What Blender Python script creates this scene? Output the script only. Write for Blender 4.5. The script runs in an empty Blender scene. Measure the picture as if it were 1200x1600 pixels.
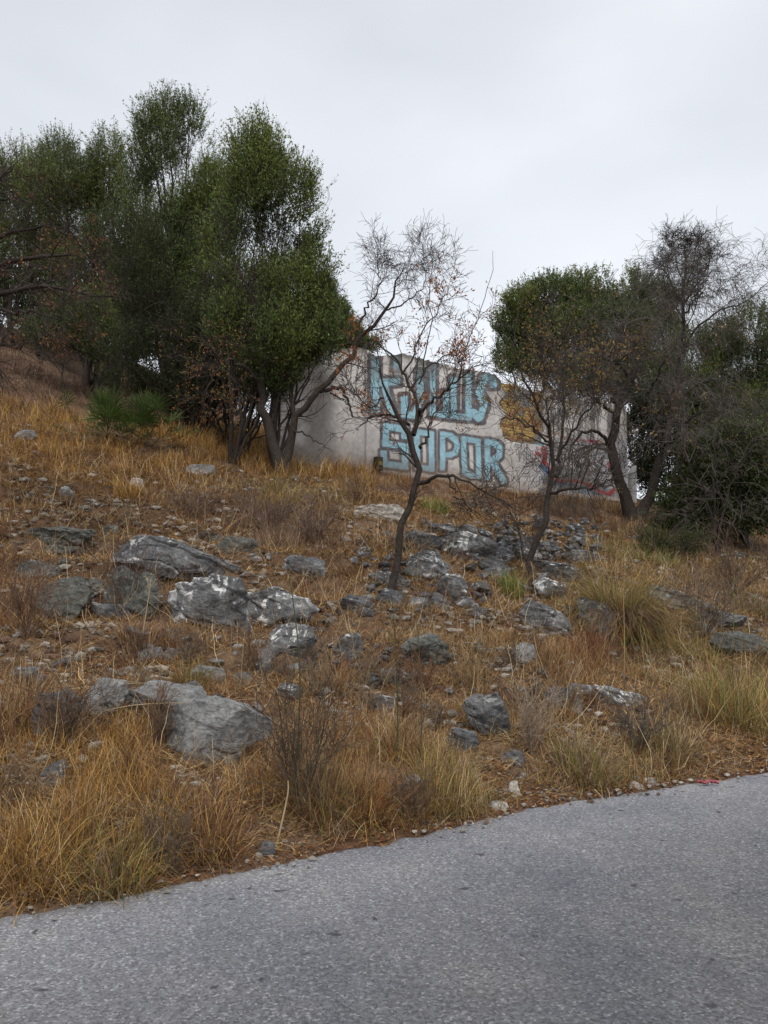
import bpy, bmesh, math, random
import numpy as np
from mathutils import Vector, Matrix

# ------------------------------------------------------------------ camera, sky, sun, exposure
scene = bpy.context.scene
COL = scene.collection
F_PX = 1200.0                      # focal length for a 1200 x 1600 picture
CAM = np.array([0.0, 0.0, 1.6])
PITCH = math.atan(100 / F_PX)
cam_d = bpy.data.cameras.new('camera')
cam = bpy.data.objects.new('camera', cam_d)
COL.objects.link(cam)
cam.location = CAM
cam.rotation_euler = (math.radians(90) + PITCH, 0, 0)
cam_d.sensor_fit = 'VERTICAL'
cam_d.sensor_height = 36
cam_d.lens = 27
cam_d.clip_start = 0.05
cam_d.clip_end = 3000
scene.camera = cam

SUN_EL, SUN_AZ = math.radians(54), math.radians(172)      # azimuth clockwise from +Y
world = bpy.data.worlds.new('World')
scene.world = world
world.use_nodes = True
wn, wl = world.node_tree.nodes, world.node_tree.links
wn.clear()
w_out = wn.new('ShaderNodeOutputWorld')
w_bg = wn.new('ShaderNodeBackground')
w_bg.inputs['Strength'].default_value = 0.1
w_sky = wn.new('ShaderNodeTexSky')
w_sky.sky_type = 'NISHITA'
w_sky.sun_disc = False
w_sky.sun_elevation = SUN_EL
w_sky.sun_rotation = SUN_AZ
w_tc = wn.new('ShaderNodeTexCoord')
w_map = wn.new('ShaderNodeMapping')
w_map.inputs['Scale'].default_value = (1.0, 1.0, 2.2)
w_map.inputs['Location'].default_value = (3.1, 0.4, 1.7)
w_noise = wn.new('ShaderNodeTexNoise')
w_noise.inputs['Scale'].default_value = 1.9
w_noise.inputs['Detail'].default_value = 4
w_noise.inputs['Roughness'].default_value = 0.45
w_ramp = wn.new('ShaderNodeValToRGB')
w_ramp.color_ramp.elements[0].position = 0.33
w_ramp.color_ramp.elements[0].color = (5.7, 6.0, 6.5, 1)
w_ramp.color_ramp.elements[1].position = 0.68
w_ramp.color_ramp.elements[1].color = (7.4, 7.7, 8.2, 1)
w_sep = wn.new('ShaderNodeSeparateXYZ')
w_hr = wn.new('ShaderNodeMapRange')            # cloud deck is thinner and brighter low down
w_hr.inputs['From Min'].default_value = 0.05
w_hr.inputs['From Max'].default_value = 0.75
w_hr.inputs['To Min'].default_value = 1.16
w_hr.inputs['To Max'].default_value = 0.88
w_mul = wn.new('ShaderNodeVectorMath')
w_mul.operation = 'SCALE'
w_mix = wn.new('ShaderNodeMix')
w_mix.data_type = 'RGBA'
w_mix.inputs['Factor'].default_value = 0.95
wl.new(w_tc.outputs['Generated'], w_map.inputs['Vector'])
wl.new(w_map.outputs['Vector'], w_noise.inputs['Vector'])
wl.new(w_noise.outputs['Fac'], w_ramp.inputs['Fac'])
wl.new(w_tc.outputs['Generated'], w_sep.inputs[0])
wl.new(w_sep.outputs['Z'], w_hr.inputs['Value'])
wl.new(w_ramp.outputs['Color'], w_mul.inputs[0])
wl.new(w_hr.outputs['Result'], w_mul.inputs['Scale'])
wl.new(w_sky.outputs['Color'], w_mix.inputs['A'])
wl.new(w_mul.outputs['Vector'], w_mix.inputs['B'])
wl.new(w_mix.outputs['Result'], w_bg.inputs['Color'])
wl.new(w_bg.outputs['Background'], w_out.inputs['Surface'])

sun_d = bpy.data.lights.new('sun', 'SUN')
sun_d.energy = 1.5
sun_d.angle = math.radians(10)
sun_d.color = (1.0, 0.95, 0.88)
sun = bpy.data.objects.new('sun', sun_d)
COL.objects.link(sun)
sd = Vector((math.sin(SUN_AZ) * math.cos(SUN_EL), math.cos(SUN_AZ) * math.cos(SUN_EL), math.sin(SUN_EL)))
sun.rotation_euler = sd.to_track_quat('Z', 'Y').to_euler()
scene.view_settings.view_transform = 'Standard'
scene.view_settings.look = 'None'
scene.view_settings.exposure = 0.36
scene.view_settings.gamma = 1.0
scene.render.engine = 'CYCLES'
scene.cycles.max_bounces = 6
scene.cycles.transparent_max_bounces = 8

# ------------------------------------------------------------------ helpers
def rays(px, py):
    px = np.asarray(px, float); py = np.asarray(py, float)
    x = (px - 600) / F_PX; z = -(py - 800) / F_PX
    c, s = math.cos(PITCH), math.sin(PITCH)
    return np.stack([x, c - s * z, s + c * z], -1)

def at(px, py, Y):
    d = rays(px, py)
    return CAM + d * (np.asarray(Y, float) / d[..., 1])[..., None]

def project(P):
    q = P - CAM
    c, s = math.cos(PITCH), math.sin(PITCH)
    yy = c * q[..., 1] + s * q[..., 2]
    zz = -s * q[..., 1] + c * q[..., 2]
    return 600 + F_PX * q[..., 0] / yy, 800 - F_PX * zz / yy

def _hash(ix, iy, iz, seed):
    h = (ix.astype(np.int64) * 374761393 + iy.astype(np.int64) * 668265263 + iz.astype(np.int64) * 2147483647 + seed * 974711) & 0xffffffff
    h = ((h ^ (h >> 13)) * 1274126177) & 0xffffffff
    h = ((h ^ (h >> 16)) * 2246822519) & 0xffffffff
    return ((h ^ (h >> 15)) & 0xffffff) / float(0xffffff)

def vnoise(P, seed=0):
    i = np.floor(P).astype(np.int64); f = P - i
    f = f * f * (3 - 2 * f)
    r = 0
    for a in (0, 1):
        wx = f[:, 0] if a else 1 - f[:, 0]
        for b in (0, 1):
            wy = f[:, 1] if b else 1 - f[:, 1]
            for c in (0, 1):
                wz = f[:, 2] if c else 1 - f[:, 2]
                r = r + wx * wy * wz * _hash(i[:, 0] + a, i[:, 1] + b, i[:, 2] + c, seed)
    return r

def fbm(P, octv=4, seed=0, gain=0.5, lac=2.03):
    a, s, t = 1.0, 0.0, 0.0
    P = np.array(P, float)
    for k in range(octv):
        s = s + a * vnoise(P, seed + k * 17); t += a
        a *= gain; P = P * lac + 5.3
    return s / t

def p3(x, y, z=0.0):
    x, y = np.broadcast_arrays(np.asarray(x, float), np.asarray(y, float))
    return np.stack([x.ravel(), y.ravel(), np.full(x.size, float(z)) if np.isscalar(z) else np.asarray(z, float).ravel()], -1)

def sstep(a, b, x):
    t = np.clip((x - a) / (b - a), 0, 1)
    return t * t * (3 - 2 * t)

def norm(v):
    return v / np.maximum(np.linalg.norm(v, axis=-1, keepdims=True), 1e-9)

def mk(name, V, F, mat, parent=None, col=None, smooth=True):
    if not isinstance(F, (list, tuple)):
        F = [F]
    F = [np.asarray(f, np.int32) for f in F if len(f)]
    me = bpy.data.meshes.new(name)
    nl = sum(f.size for f in F); nf = sum(len(f) for f in F)
    me.vertices.add(len(V)); me.loops.add(nl); me.polygons.add(nf)
    me.vertices.foreach_set('co', np.asarray(V, np.float32).ravel())
    me.loops.foreach_set('vertex_index', np.concatenate([f.ravel() for f in F]))
    tot = np.concatenate([np.full(len(f), f.shape[1], np.int32) for f in F])
    st = np.concatenate([[0], np.cumsum(tot)[:-1]]).astype(np.int32)
    me.polygons.foreach_set('loop_start', st)
    me.polygons.foreach_set('loop_total', tot)
    me.polygons.foreach_set('use_smooth', np.full(nf, smooth))
    me.update(calc_edges=True)
    if col is not None:
        a = me.color_attributes.new('col', 'FLOAT_COLOR', 'POINT')
        c = np.ones((len(V), 4), np.float32); c[:, :3] = col
        a.data.foreach_set('color', c.ravel())
    if mat is not None:
        me.materials.append(mat)
    o = bpy.data.objects.new(name, me)
    COL.objects.link(o)
    if parent is not None:
        o.parent = parent
    return o

def tag(o, label=None, cat=None, group=None, kind=None):
    if label: o['label'] = label
    if cat: o['category'] = cat
    if group: o['group'] = group
    if kind: o['kind'] = kind
    return o

def empty(name, loc=(0, 0, 0)):
    o = bpy.data.objects.new(name, None)
    o.empty_display_size = 0.2
    COL.objects.link(o)
    o.location = loc
    return o

# ---- materials
def nodes(name):
    m = bpy.data.materials.new(name); m.use_nodes = True
    return m, m.node_tree.nodes, m.node_tree.links, m.node_tree.nodes['Principled BSDF']

def nd_noise(n, l, vec, scale, detail=4, rough=0.55, dist=0.0):
    t = n.new('ShaderNodeTexNoise')
    t.inputs['Scale'].default_value = scale; t.inputs['Detail'].default_value = detail
    t.inputs['Roughness'].default_value = rough; t.inputs['Distortion'].default_value = dist
    if vec is not None: l.new(vec, t.inputs['Vector'])
    return t.outputs['Fac']

def nd_ramp(n, l, fac, stops):
    r = n.new('ShaderNodeValToRGB'); e = r.color_ramp.elements
    while len(e) < len(stops): e.new(0.5)
    for k, (p, c) in enumerate(stops):
        e[k].position = p
        e[k].color = (c, c, c, 1) if np.isscalar(c) else (*c, 1)
    l.new(fac, r.inputs['Fac'])
    return r.outputs['Color']

def nd_mix(n, l, fac, a, b, mode='MIX'):
    x = n.new('ShaderNodeMix'); x.data_type = 'RGBA'; x.blend_type = mode
    for v, s in ((fac, 'Factor'), (a, 'A'), (b, 'B')):
        if isinstance(v, (int, float)): x.inputs[s].default_value = v
        elif isinstance(v, tuple): x.inputs[s].default_value = (*v, 1)
        else: l.new(v, x.inputs[s])
    return x.outputs['Result']

def nd_bump(n, l, h, strength, dist, bsdf, prev=None):
    b = n.new('ShaderNodeBump'); b.inputs['Strength'].default_value = strength; b.inputs['Distance'].default_value = dist
    l.new(h, b.inputs['Height'])
    if prev is not None: l.new(prev, b.inputs['Normal'])
    if bsdf is not None: l.new(b.outputs['Normal'], bsdf.inputs['Normal'])
    return b.outputs['Normal']

def attr_mat(name, rough=0.9, var=0.25, scale=40, bump=0.0, bdist=0.01, trans=0.0, spec=0.2):
    m, n, l, b = nodes(name)
    a = n.new('ShaderNodeAttribute'); a.attribute_name = 'col'
    tc = n.new('ShaderNodeTexCoord')
    f = nd_noise(n, l, tc.outputs['Object'], scale, 5, 0.65)
    v = nd_ramp(n, l, f, [(0.3, 1 - var), (0.7, 1 + var)])
    c = nd_mix(n, l, 1.0, a.outputs['Color'], v, 'MULTIPLY')
    l.new(c, b.inputs['Base Color'])
    b.inputs['Roughness'].default_value = rough
    b.inputs['Specular IOR Level'].default_value = spec
    if bump: nd_bump(n, l, f, bump, bdist, b)
    if trans:
        t = n.new('ShaderNodeBsdfTranslucent'); l.new(c, t.inputs['Color'])
        mx = n.new('ShaderNodeMixShader'); mx.inputs[0].default_value = trans
        out = n['Material Output']
        l.new(b.outputs[0], mx.inputs[1]); l.new(t.outputs[0], mx.inputs[2]); l.new(mx.outputs[0], out.inputs['Surface'])
    return m

M = {}
M['soil'] = attr_mat('soil', 0.95, 0.45, 9, 0.8, 0.03)
M['grass'] = attr_mat('dry_grass', 0.8, 0.1, 8, trans=0.25, spec=0.1)
M['leaf'] = attr_mat('leaf', 0.6, 0.1, 5, trans=0.38, spec=0.25)
M['bark'] = attr_mat('bark', 0.95, 0.45, 22, 0.7, 0.02, spec=0.1)
M['twig'] = attr_mat('twig', 0.9, 0.2, 6, spec=0.1)
M['wall'] = attr_mat('wall_render', 0.92, 0.16, 9, 0.25, 0.01, spec=0.15)
M['litter'] = attr_mat('leaf_litter', 0.9, 0.1, 20, spec=0.1)

def rock_mat(name, dark, mid, light, lichen, thr):
    m, n, l, b = nodes(name)
    tc = n.new('ShaderNodeTexCoord')
    oi = n.new('ShaderNodeObjectInfo')
    add = n.new('ShaderNodeVectorMath'); add.operation = 'ADD'
    sc = n.new('ShaderNodeVectorMath'); sc.operation = 'SCALE'; sc.inputs['Scale'].default_value = 1.0
    cmb = n.new('ShaderNodeCombineXYZ')
    ml = n.new('ShaderNodeMath'); ml.operation = 'MULTIPLY'; ml.inputs[1].default_value = 37.0
    l.new(oi.outputs['Random'], ml.inputs[0]); l.new(ml.outputs[0], cmb.inputs[0]); l.new(ml.outputs[0], cmb.inputs[2])
    l.new(tc.outputs['Object'], add.inputs[0]); l.new(cmb.outputs[0], add.inputs[1])
    v = add.outputs[0]
    mp = n.new('ShaderNodeMapping'); mp.inputs['Rotation'].default_value = (0.2, 0.35, 0.3); mp.inputs['Scale'].default_value = (1, 1, 1.9)
    l.new(v, mp.inputs['Vector'])
    big = nd_noise(n, l, mp.outputs[0], 3.2, 7, 0.62, 0.6)
    fine = nd_noise(n, l, v, 26, 7, 0.7)
    c = nd_ramp(n, l, big, [(0.28, dark), (0.5, mid), (0.74, light)])
    fv = nd_ramp(n, l, fine, [(0.32, 0.5), (0.68, 1.55)])
    c = nd_mix(n, l, 1.0, c, fv, 'MULTIPLY')
    # rusty earth stains
    st = nd_ramp(n, l, nd_noise(n, l, v, 4.3, 5, 0.6, 1.0), [(0.56, 0.0), (0.7, 0.45)])
    c = nd_mix(n, l, st, c, (0.16, 0.105, 0.065))
    if thr < 1:
        li = nd_ramp(n, l, nd_noise(n, l, v, 5.5, 8, 0.68, 0.8), [(thr, 0.0), (thr + 0.04, 1.0)])
        gm = n.new('ShaderNodeNewGeometry'); sx = n.new('ShaderNodeSeparateXYZ'); l.new(gm.outputs['Normal'], sx.inputs[0])
        up_ = nd_ramp(n, l, sx.outputs['Z'], [(0.05, 0.15), (0.5, 1.0)])       # lichen crust grows on the upper faces
        c = nd_mix(n, l, nd_mix(n, l, 1.0, li, up_, 'MULTIPLY'), c, lichen)
    # cracks
    vo = n.new('ShaderNodeTexVoronoi'); vo.feature = 'DISTANCE_TO_EDGE'; vo.inputs['Scale'].default_value = 3.0
    wv = n.new('ShaderNodeVectorMath'); wv.operation = 'ADD'
    nz = n.new('ShaderNodeTexNoise'); nz.inputs['Scale'].default_value = 5; l.new(v, nz.inputs['Vector'])
    s2 = n.new('ShaderNodeVectorMath'); s2.operation = 'SCALE'; s2.inputs['Scale'].default_value = 0.5
    l.new(nz.outputs['Color'], s2.inputs[0]); l.new(mp.outputs[0], wv.inputs[0]); l.new(s2.outputs[0], wv.inputs[1])
    l.new(wv.outputs[0], vo.inputs['Vector'])
    cr = nd_ramp(n, l, vo.outputs['Distance'], [(0.0, 0.0), (0.035, 1.0)])
    l.new(c, b.inputs['Base Color'])
    b.inputs['Roughness'].default_value = 0.85
    b.inputs['Specular IOR Level'].default_value = 0.3
    nn = nd_bump(n, l, cr, 0.3, 0.012, None)
    nn = nd_bump(n, l, big, 1.0, 0.08, None, nn)
    nd_bump(n, l, fine, 0.9, 0.02, b, nn)
    return m
M['rock'] = rock_mat('grey_limestone', (0.05, 0.052, 0.055), (0.12, 0.122, 0.126), (0.32, 0.32, 0.315), (0.55, 0.55, 0.53), 0.58)
M['rock_lichen'] = rock_mat('lichen_limestone', (0.05, 0.052, 0.055), (0.14, 0.14, 0.142), (0.34, 0.34, 0.33), (0.76, 0.76, 0.74), 0.53)
M['rock_pale'] = rock_mat('pale_limestone', (0.13, 0.13, 0.13), (0.24, 0.24, 0.235), (0.36, 0.355, 0.34), (0.5, 0.5, 0.48), 0.68)
M['rock_green'] = rock_mat('mossy_limestone', (0.06, 0.062, 0.055), (0.125, 0.128, 0.115), (0.2, 0.2, 0.18), (0.3, 0.3, 0.27), 0.68)
M['rock_white'] = rock_mat('white_stone', (0.28, 0.25, 0.21), (0.45, 0.42, 0.38), (0.62, 0.6, 0.56), (0.7, 0.7, 0.68), 0.66)

def asphalt():
    m, n, l, b = nodes('asphalt')
    tc = n.new('ShaderNodeTexCoord'); v = tc.outputs['Object']
    vo = n.new('ShaderNodeTexVoronoi'); vo.inputs['Scale'].default_value = 95; vo.inputs['Randomness'].default_value = 1
    l.new(v, vo.inputs['Vector'])
    sep = n.new('ShaderNodeSeparateColor'); l.new(vo.outputs['Color'], sep.inputs[0])
    agg = nd_ramp(n, l, sep.outputs[0], [(0.0, (0.09, 0.09, 0.097)), (0.4, (0.135, 0.135, 0.143)), (0.88, (0.178, 0.18, 0.19)), (1.0, (0.28, 0.28, 0.29))])
    fine = nd_noise(n, l, v, 160, 4, 0.7)
    c = nd_mix(n, l, 1.0, agg, nd_ramp(n, l, fine, [(0.3, 0.78), (0.7, 1.24)]), 'MULTIPLY')
    big = nd_noise(n, l, v, 0.9, 5, 0.6)
    c = nd_mix(n, l, 1.0, c, nd_ramp(n, l, big, [(0.3, (0.72, 0.74, 0.8)), (0.7, (1.22, 1.2, 1.15))]), 'MULTIPLY')
    a = n.new('ShaderNodeAttribute'); a.attribute_name = 'col'          # worn pale margin, darker wheel track
    c = nd_mix(n, l, 1.0, c, a.outputs['Color'], 'MULTIPLY')
    sp = n.new('ShaderNodeTexVoronoi'); sp.inputs['Scale'].default_value = 5.2
    mp = n.new('ShaderNodeMapping'); mp.inputs['Scale'].default_value = (1.0, 1.0, 1)
    nzz = n.new('ShaderNodeTexNoise'); nzz.inputs['Scale'].default_value = 14; nzz.inputs['Detail'].default_value = 4; l.new(v, nzz.inputs['Vector'])
    vs_ = n.new('ShaderNodeVectorMath'); vs_.operation = 'SCALE'; vs_.inputs['Scale'].default_value = 0.14; l.new(nzz.outputs['Color'], vs_.inputs[0])
    va_ = n.new('ShaderNodeVectorMath'); va_.operation = 'ADD'; l.new(v, va_.inputs[0]); l.new(vs_.outputs[0], va_.inputs[1])
    l.new(va_.outputs[0], mp.inputs[0]); l.new(mp.outputs[0], sp.inputs['Vector'])
    sk = nd_ramp(n, l, sp.outputs['Distance'], [(0.09, 0.85), (0.15, 0.0)])
    gate = nd_ramp(n, l, nd_noise(n, l, v, 1.3, 3, 0.6), [(0.44, 0.0), (0.5, 1.0)])
    sk = nd_mix(n, l, 1.0, sk, gate, 'MULTIPLY')
    c = nd_mix(n, l, sk, c, (0.05, 0.05, 0.055))
    l.new(c, b.inputs['Base Color']); b.inputs['Roughness'].default_value = 0.9
    b.inputs['Specular IOR Level'].default_value = 0.25
    h = nd_mix(n, l, 0.5, nd_ramp(n, l, vo.outputs['Distance'], [(0.0, 1.0), (0.7, 0.0)]), fine)
    nd_bump(n, l, h, 0.55, 0.008, b)
    return m
M['asphalt'] = asphalt()

def plain(name, c, rough=0.7):
    m, n, l, b = nodes(name)
    tc = n.new('ShaderNodeTexCoord')
    f = nd_ramp(n, l, nd_noise(n, l, tc.outputs['Object'], 15, 6, 0.65), [(0.3, tuple(x * 0.7 for x in c)), (0.7, tuple(min(1, x * 1.25) for x in c))])
    l.new(f, b.inputs['Base Color']); b.inputs['Roughness'].default_value = rough
    return m

# ------------------------------------------------------------------ terrain
EDGE = np.array([(-40, -19.2), (-20, -7.4), (-9, -0.8), (-4.5, 1.98), (-1.81, 3.62), (-1.31, 3.92), (-0.71, 4.27), (0.0, 4.66), (0.47, 4.95),
                 (0.88, 5.28), (1.4, 5.55), (1.93, 5.78), (3.17, 6.34), (8, 8.6), (15, 11.8), (30, 18.7), (60, 32)])
EDGE[:, 1] += 0.13
def edge_s(x, y):                                   # distance up the bank from the road edge
    return (y - np.interp(x, EDGE[:, 0], EDGE[:, 1])) * 0.88

CTRL = []
def cp(px, *prs):
    for py, Y in prs:
        CTRL.append(at(px, py, Y))
cp(0, (1430, 3.6), (1270, 4.4), (1120, 5.6), (1000, 6.9), (900, 8.4), (800, 10.3), (752, 11.6), (700, 14), (650, 17), (600, 20), (550, 24), (515, 28))
cp(150, (1402, 3.85), (1200, 5.0), (1050, 6.6), (950, 8.1), (850, 10.0), (770, 12), (700, 15.3), (650, 19), (620, 22.5), (600, 27))
cp(300, (1370, 4.05), (1220, 5.0), (1100, 6.2), (1000, 7.5), (900, 9.2), (850, 10.5), (800, 12), (750, 14.3), (700, 17.3), (660, 21), (640, 25))
cp(450, (1342, 4.38), (1200, 5.4), (1050, 7.1), (950, 8.6), (880, 10.1), (800, 12.8), (750, 16), (722, 18.2), (700, 23))
cp(600, (1312, 4.66), (1240, 5.2), (1150, 6.2), (1050, 7.4), (950, 8.9), (880, 10.4), (820, 12.6), (790, 14.3), (760, 17), (738, 19.5), (730, 24))
cp(800, (1262, 5.3), (1150, 6.4), (1050, 7.8), (950, 9.8), (900, 11.1), (850, 13.2), (805, 16.8), (772, 21.8), (768, 28))
cp(1000, (1232, 5.78), (1150, 6.9), (1050, 8.6), (950, 11), (900, 13), (850, 16), (810, 19), (788, 24.5), (780, 30))
cp(1200, (1203, 6.34), (1100, 7.9), (1000, 10), (950, 11.8), (900, 15), (855, 19), (825, 25))
CTRL += [np.array(p) for p in [(-6.9, 5.9, 1.3), (-9, 8, 2.4), (-14, 12, 4.6), (-16, 20, 7.8), (-22, 30, 11.8), (-12, 34, 11.5), (-50, 40, 15), (-30, 60, 16),
         (0, 40, 6.6), (0, 70, 8), (20, 45, 5.5), (50, 42, 4), (50, 70, 6), (40, 28, 1.0), (12.5, 15.5, 1.3), (14, 20, 2.2), (18, 28, 3.2), (25, 20, 0.8),
         (-12, 2, 1.5), (-25, -4, 1.5), (-25, 8, 5)]]
CTRL += [np.array((x, y, 0.0)) for x, y in EDGE if abs(x) > 3.5 and abs(x) < 45]
CTRL = np.array(CTRL)

def tps_fit(P, z, lam=0.02):
    n = len(P)
    r = np.linalg.norm(P[:, None] - P[None], axis=-1)
    K = np.where(r > 0, r * r * np.log(r + 1e-12), 0) + lam * np.eye(n)
    A = np.zeros((n + 3, n + 3)); A[:n, :n] = K; A[:n, n] = 1; A[:n, n + 1:] = P; A[n, :n] = 1; A[n + 1:, :n] = P.T
    return np.linalg.solve(A, np.concatenate([z, [0, 0, 0]]))
W_ = tps_fit(CTRL[:, :2], CTRL[:, 2])
def tps(x, y):
    out = np.empty(x.size); xf, yf = x.ravel(), y.ravel()
    n = len(CTRL)
    for a in range(0, x.size, 40000):
        q = np.stack([xf[a:a + 40000], yf[a:a + 40000]], -1)
        r2 = ((q[:, None] - CTRL[None, :, :2]) ** 2).sum(-1)
        out[a:a + 40000] = (0.5 * r2 * np.log(r2 + 1e-12)) @ W_[:n] + W_[n] + q @ W_[n + 1:]
    return out.reshape(x.shape)
GX = np.arange(-60, 60.01, 0.25); GY = np.arange(-6, 80.01, 0.25)
gx, gy = np.meshgrid(GX, GY)
TR = np.clip(tps(gx, gy), -0.5, 17)

def H(x, y, detail=True):
    x = np.asarray(x, float); y = np.asarray(y, float)
    u = np.clip((x - GX[0]) / 0.25, 0, len(GX) - 1.001); v = np.clip((y - GY[0]) / 0.25, 0, len(GY) - 1.001)
    i = u.astype(int); j = v.astype(int); a = u - i; b = v - j
    z = TR[j, i] * (1 - a) * (1 - b) + TR[j, i + 1] * a * (1 - b) + TR[j + 1, i] * (1 - a) * b + TR[j + 1, i + 1] * a * b
    s = edge_s(x, y)
    if detail:
        sh = x.shape
        k = sstep(0.2, 1.6, s)
        n1 = fbm(p3(x * 1.1, y * 1.1), 4, 3).reshape(sh) - 0.5
        n2 = fbm(p3(x * 5.5, y * 5.5), 3, 9).reshape(sh) - 0.5
        z = z + k * (n1 * 0.42 * sstep(30, 10, y) + n2 * 0.15)
        # ledges where the beds of rock break the slope
        st = 0.32; q = (z + 0.16 * x / 3 + 0.25 * (fbm(p3(x * 0.5, y * 0.5), 2, 77).reshape(sh) - 0.5)) / st
        fr = q - np.floor(q)
        z = z + k * sstep(15, 9, y) * sstep(5.0, 7, y) * st * 0.45 * (sstep(0.25, 0.75, fr) - fr)
    z = z * sstep(-0.05, 0.55, s) if True else z
    return np.where(s < 0.0, -0.03, np.maximum(z, -0.02) - 0.012 * sstep(0.3, 0, s))

def hit(px, py, lo=3.2, hi=45):
    """where the line of sight through a picture point meets the slope"""
    Y = np.concatenate([np.arange(lo, 14, 0.03), np.arange(14, hi, 0.08)])
    P = at(np.full(len(Y), px), np.full(len(Y), py), Y)
    d = P[:, 2] - H(P[:, 0], P[:, 1])
    k = np.nonzero(d < 0)[0]
    k = k[0] if len(k) else len(Y) - 1
    P = P[k].copy(); P[2] = float(H(P[0:1], P[1:2])[0])
    return P

def stretch(lo, hi, a, b, d, grow=1.09):
    core = list(np.arange(a, b, d)); L, s, x = [], d, a
    while x > lo: s *= grow; x -= s; L.append(x)
    R, s, x = [], d, core[-1]
    while x < hi: s *= grow; x += s; R.append(x)
    return np.array(L[::-1] + core + R)
TX = stretch(-260, 260, -7.5, 9.5, 0.05); TY = stretch(-160, 320, 2.5, 15.5, 0.05)
tx, ty = np.meshgrid(TX, TY)
tz = H(tx, ty)
TV = np.stack([tx, ty, tz], -1).reshape(-1, 3)
ny, nx = tx.shape
idx = np.arange(nx * ny).reshape(ny, nx)
TF = np.stack([idx[:-1, :-1], idx[:-1, 1:], idx[1:, 1:], idx[1:, :-1]], -1).reshape(-1, 4)
X_, Y_ = TV[:, 0], TV[:, 1]
cA = np.array([0.095, 0.045, 0.026]); cB = np.array([0.13, 0.078, 0.046]); cC = np.array([0.2, 0.14, 0.09]); cD = np.array([0.04, 0.024, 0.017])
n1 = sstep(0.3, 0.7, fbm(p3(X_ * 1.3, Y_ * 1.3), 4, 21))[:, None]; n2 = sstep(0.35, 0.65, fbm(p3(X_ * 6, Y_ * 6), 4, 31))[:, None]
n3 = sstep(0.45, 0.7, fbm(p3(X_ * 0.6, Y_ * 0.6), 3, 41))[:, None]
tcol = cA * (1 - n1) + cB * n1
tcol = tcol * (1 - n2 * 0.5) + cC * n2 * 0.5
tcol = tcol * (1 - n3 * 0.5) + cD * n3 * 0.5
ground = mk('hillside', TV, TF, M['soil'], col=tcol)
tag(ground, kind='structure')

# ------------------------------------------------------------------ road
ts = np.concatenate([np.arange(-40, -4, 0.4), np.arange(-4, 9, 0.035), np.arange(9, 60, 0.4)])
ey = np.interp(ts, EDGE[:, 0], EDGE[:, 1])
jag = (fbm(p3(ts * 2.2, ts * 0), 4, 5) - 0.5) * 0.22 + (fbm(p3(ts * 9, ts * 0), 4, 6, 0.75) - 0.5) * 0.34
wd = np.array([0, 0.012, 0.05, 0.12, 0.25, 0.5, 0.8, 1.2, 1.7, 2.3, 3.0, 4.0, 5.5, 7.0])
zz = np.array([-0.04, 0.006, 0.014, 0.02, 0.024, 0.03, 0.035, 0.04, 0.045, 0.05, 0.055, 0.055, 0.04, 0.02]) 
RX = ts[:, None] + wd * 0.47; RY = (ey + jag * 0.5)[:, None] + 0.03 - wd * 0.88
RZ = np.broadcast_to(zz - 0.02, RX.shape) 
RV = np.stack([RX, RY, RZ], -1).reshape(-1, 3)
ii = np.arange(len(ts) * len(wd)).reshape(len(ts), len(wd))
RF = np.stack([ii[:-1, :-1], ii[:-1, 1:], ii[1:, 1:], ii[1:, :-1]], -1).reshape(-1, 4)
wear = np.interp(wd, [0, 0.3, 1.0, 1.6, 2.6, 3.5, 7], [1.8, 1.55, 1.2, 0.95, 0.8, 0.8, 0.85])
rc = np.broadcast_to(wear[None, :, None] * np.array([1.0, 1.0, 1.0]), (len(ts), len(wd), 3)).reshape(-1, 3)
road = mk('road', RV, RF[:, ::-1], M['asphalt'], col=rc)
tag(road, kind='structure')

# ------------------------------------------------------------------ ruined wall with graffiti
WD = np.array([8.03, 6.2, 0]); WD = WD / np.linalg.norm(WD)
WN = np.array([WD[1], -WD[0], 0])                    # faces the road
W0 = np.array([0, 19.5, 0])
def wall_hit(px, py):
    d = rays(px, py)
    t = ((W0 - CAM) @ WN) / (d @ WN)
    P = CAM + d * np.asarray(t)[..., None]
    return (P - W0) @ WD, P[..., 2]
uL = float(wall_hit(432, 700)[0]); uR = float(wall_hit(981, 740)[0])
du = 0.016
us = np.arange(uL, uR + du, du)
tp = [(425, 520), (560, 541), (590, 549), (620, 553), (655, 558), (680, 563), (720, 575), (760, 581), (775, 584), (786, 596), (800, 600), (830, 606), (870, 611), (920, 622), (985, 636)]
tu, tv = wall_hit(np.array([p[0] for p in tp]), np.array([p[1] for p in tp]))
topz = np.interp(us, tu, tv) + (fbm(p3(us * 3, us * 0), 4, 12) - 0.5) * 0.16 + (np.floor(fbm(p3(us * 1.2, us * 0), 2, 13) * 6) / 6 - 0.5) * 0.22
botz = 3.2
nv = 230
vv = np.linspace(0, 1, nv)
U = np.repeat(us[:, None], nv, 1); Z = botz + (topz[:, None] - botz) * vv[None]
P = W0 + U[..., None] * WD + np.stack([0 * U, 0 * U, Z], -1)
PX, PY = project(P)
fu, fz = U.ravel(), Z.ravel()
sh = U.shape
def nz(sx, sz, o, seed): return fbm(p3(fu * sx, fz * sz), o, seed).reshape(sh)
def seg(px, py, pts, closed=False):
    d = np.full(px.shape, 1e9)
    pts = list(pts) + ([pts[0]] if closed else [])
    for (ax, ay), (bx, by) in zip(pts[:-1], pts[1:]):
        vx, vy = bx - ax, by - ay
        t = np.clip(((px - ax) * vx + (py - ay) * vy) / (vx * vx + vy * vy + 1e-9), 0, 1)
        d = np.minimum(d, (np.abs(px - ax - t * vx) ** 5 + np.abs(py - ay - t * vy) ** 5) ** 0.2)
    return d
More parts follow.
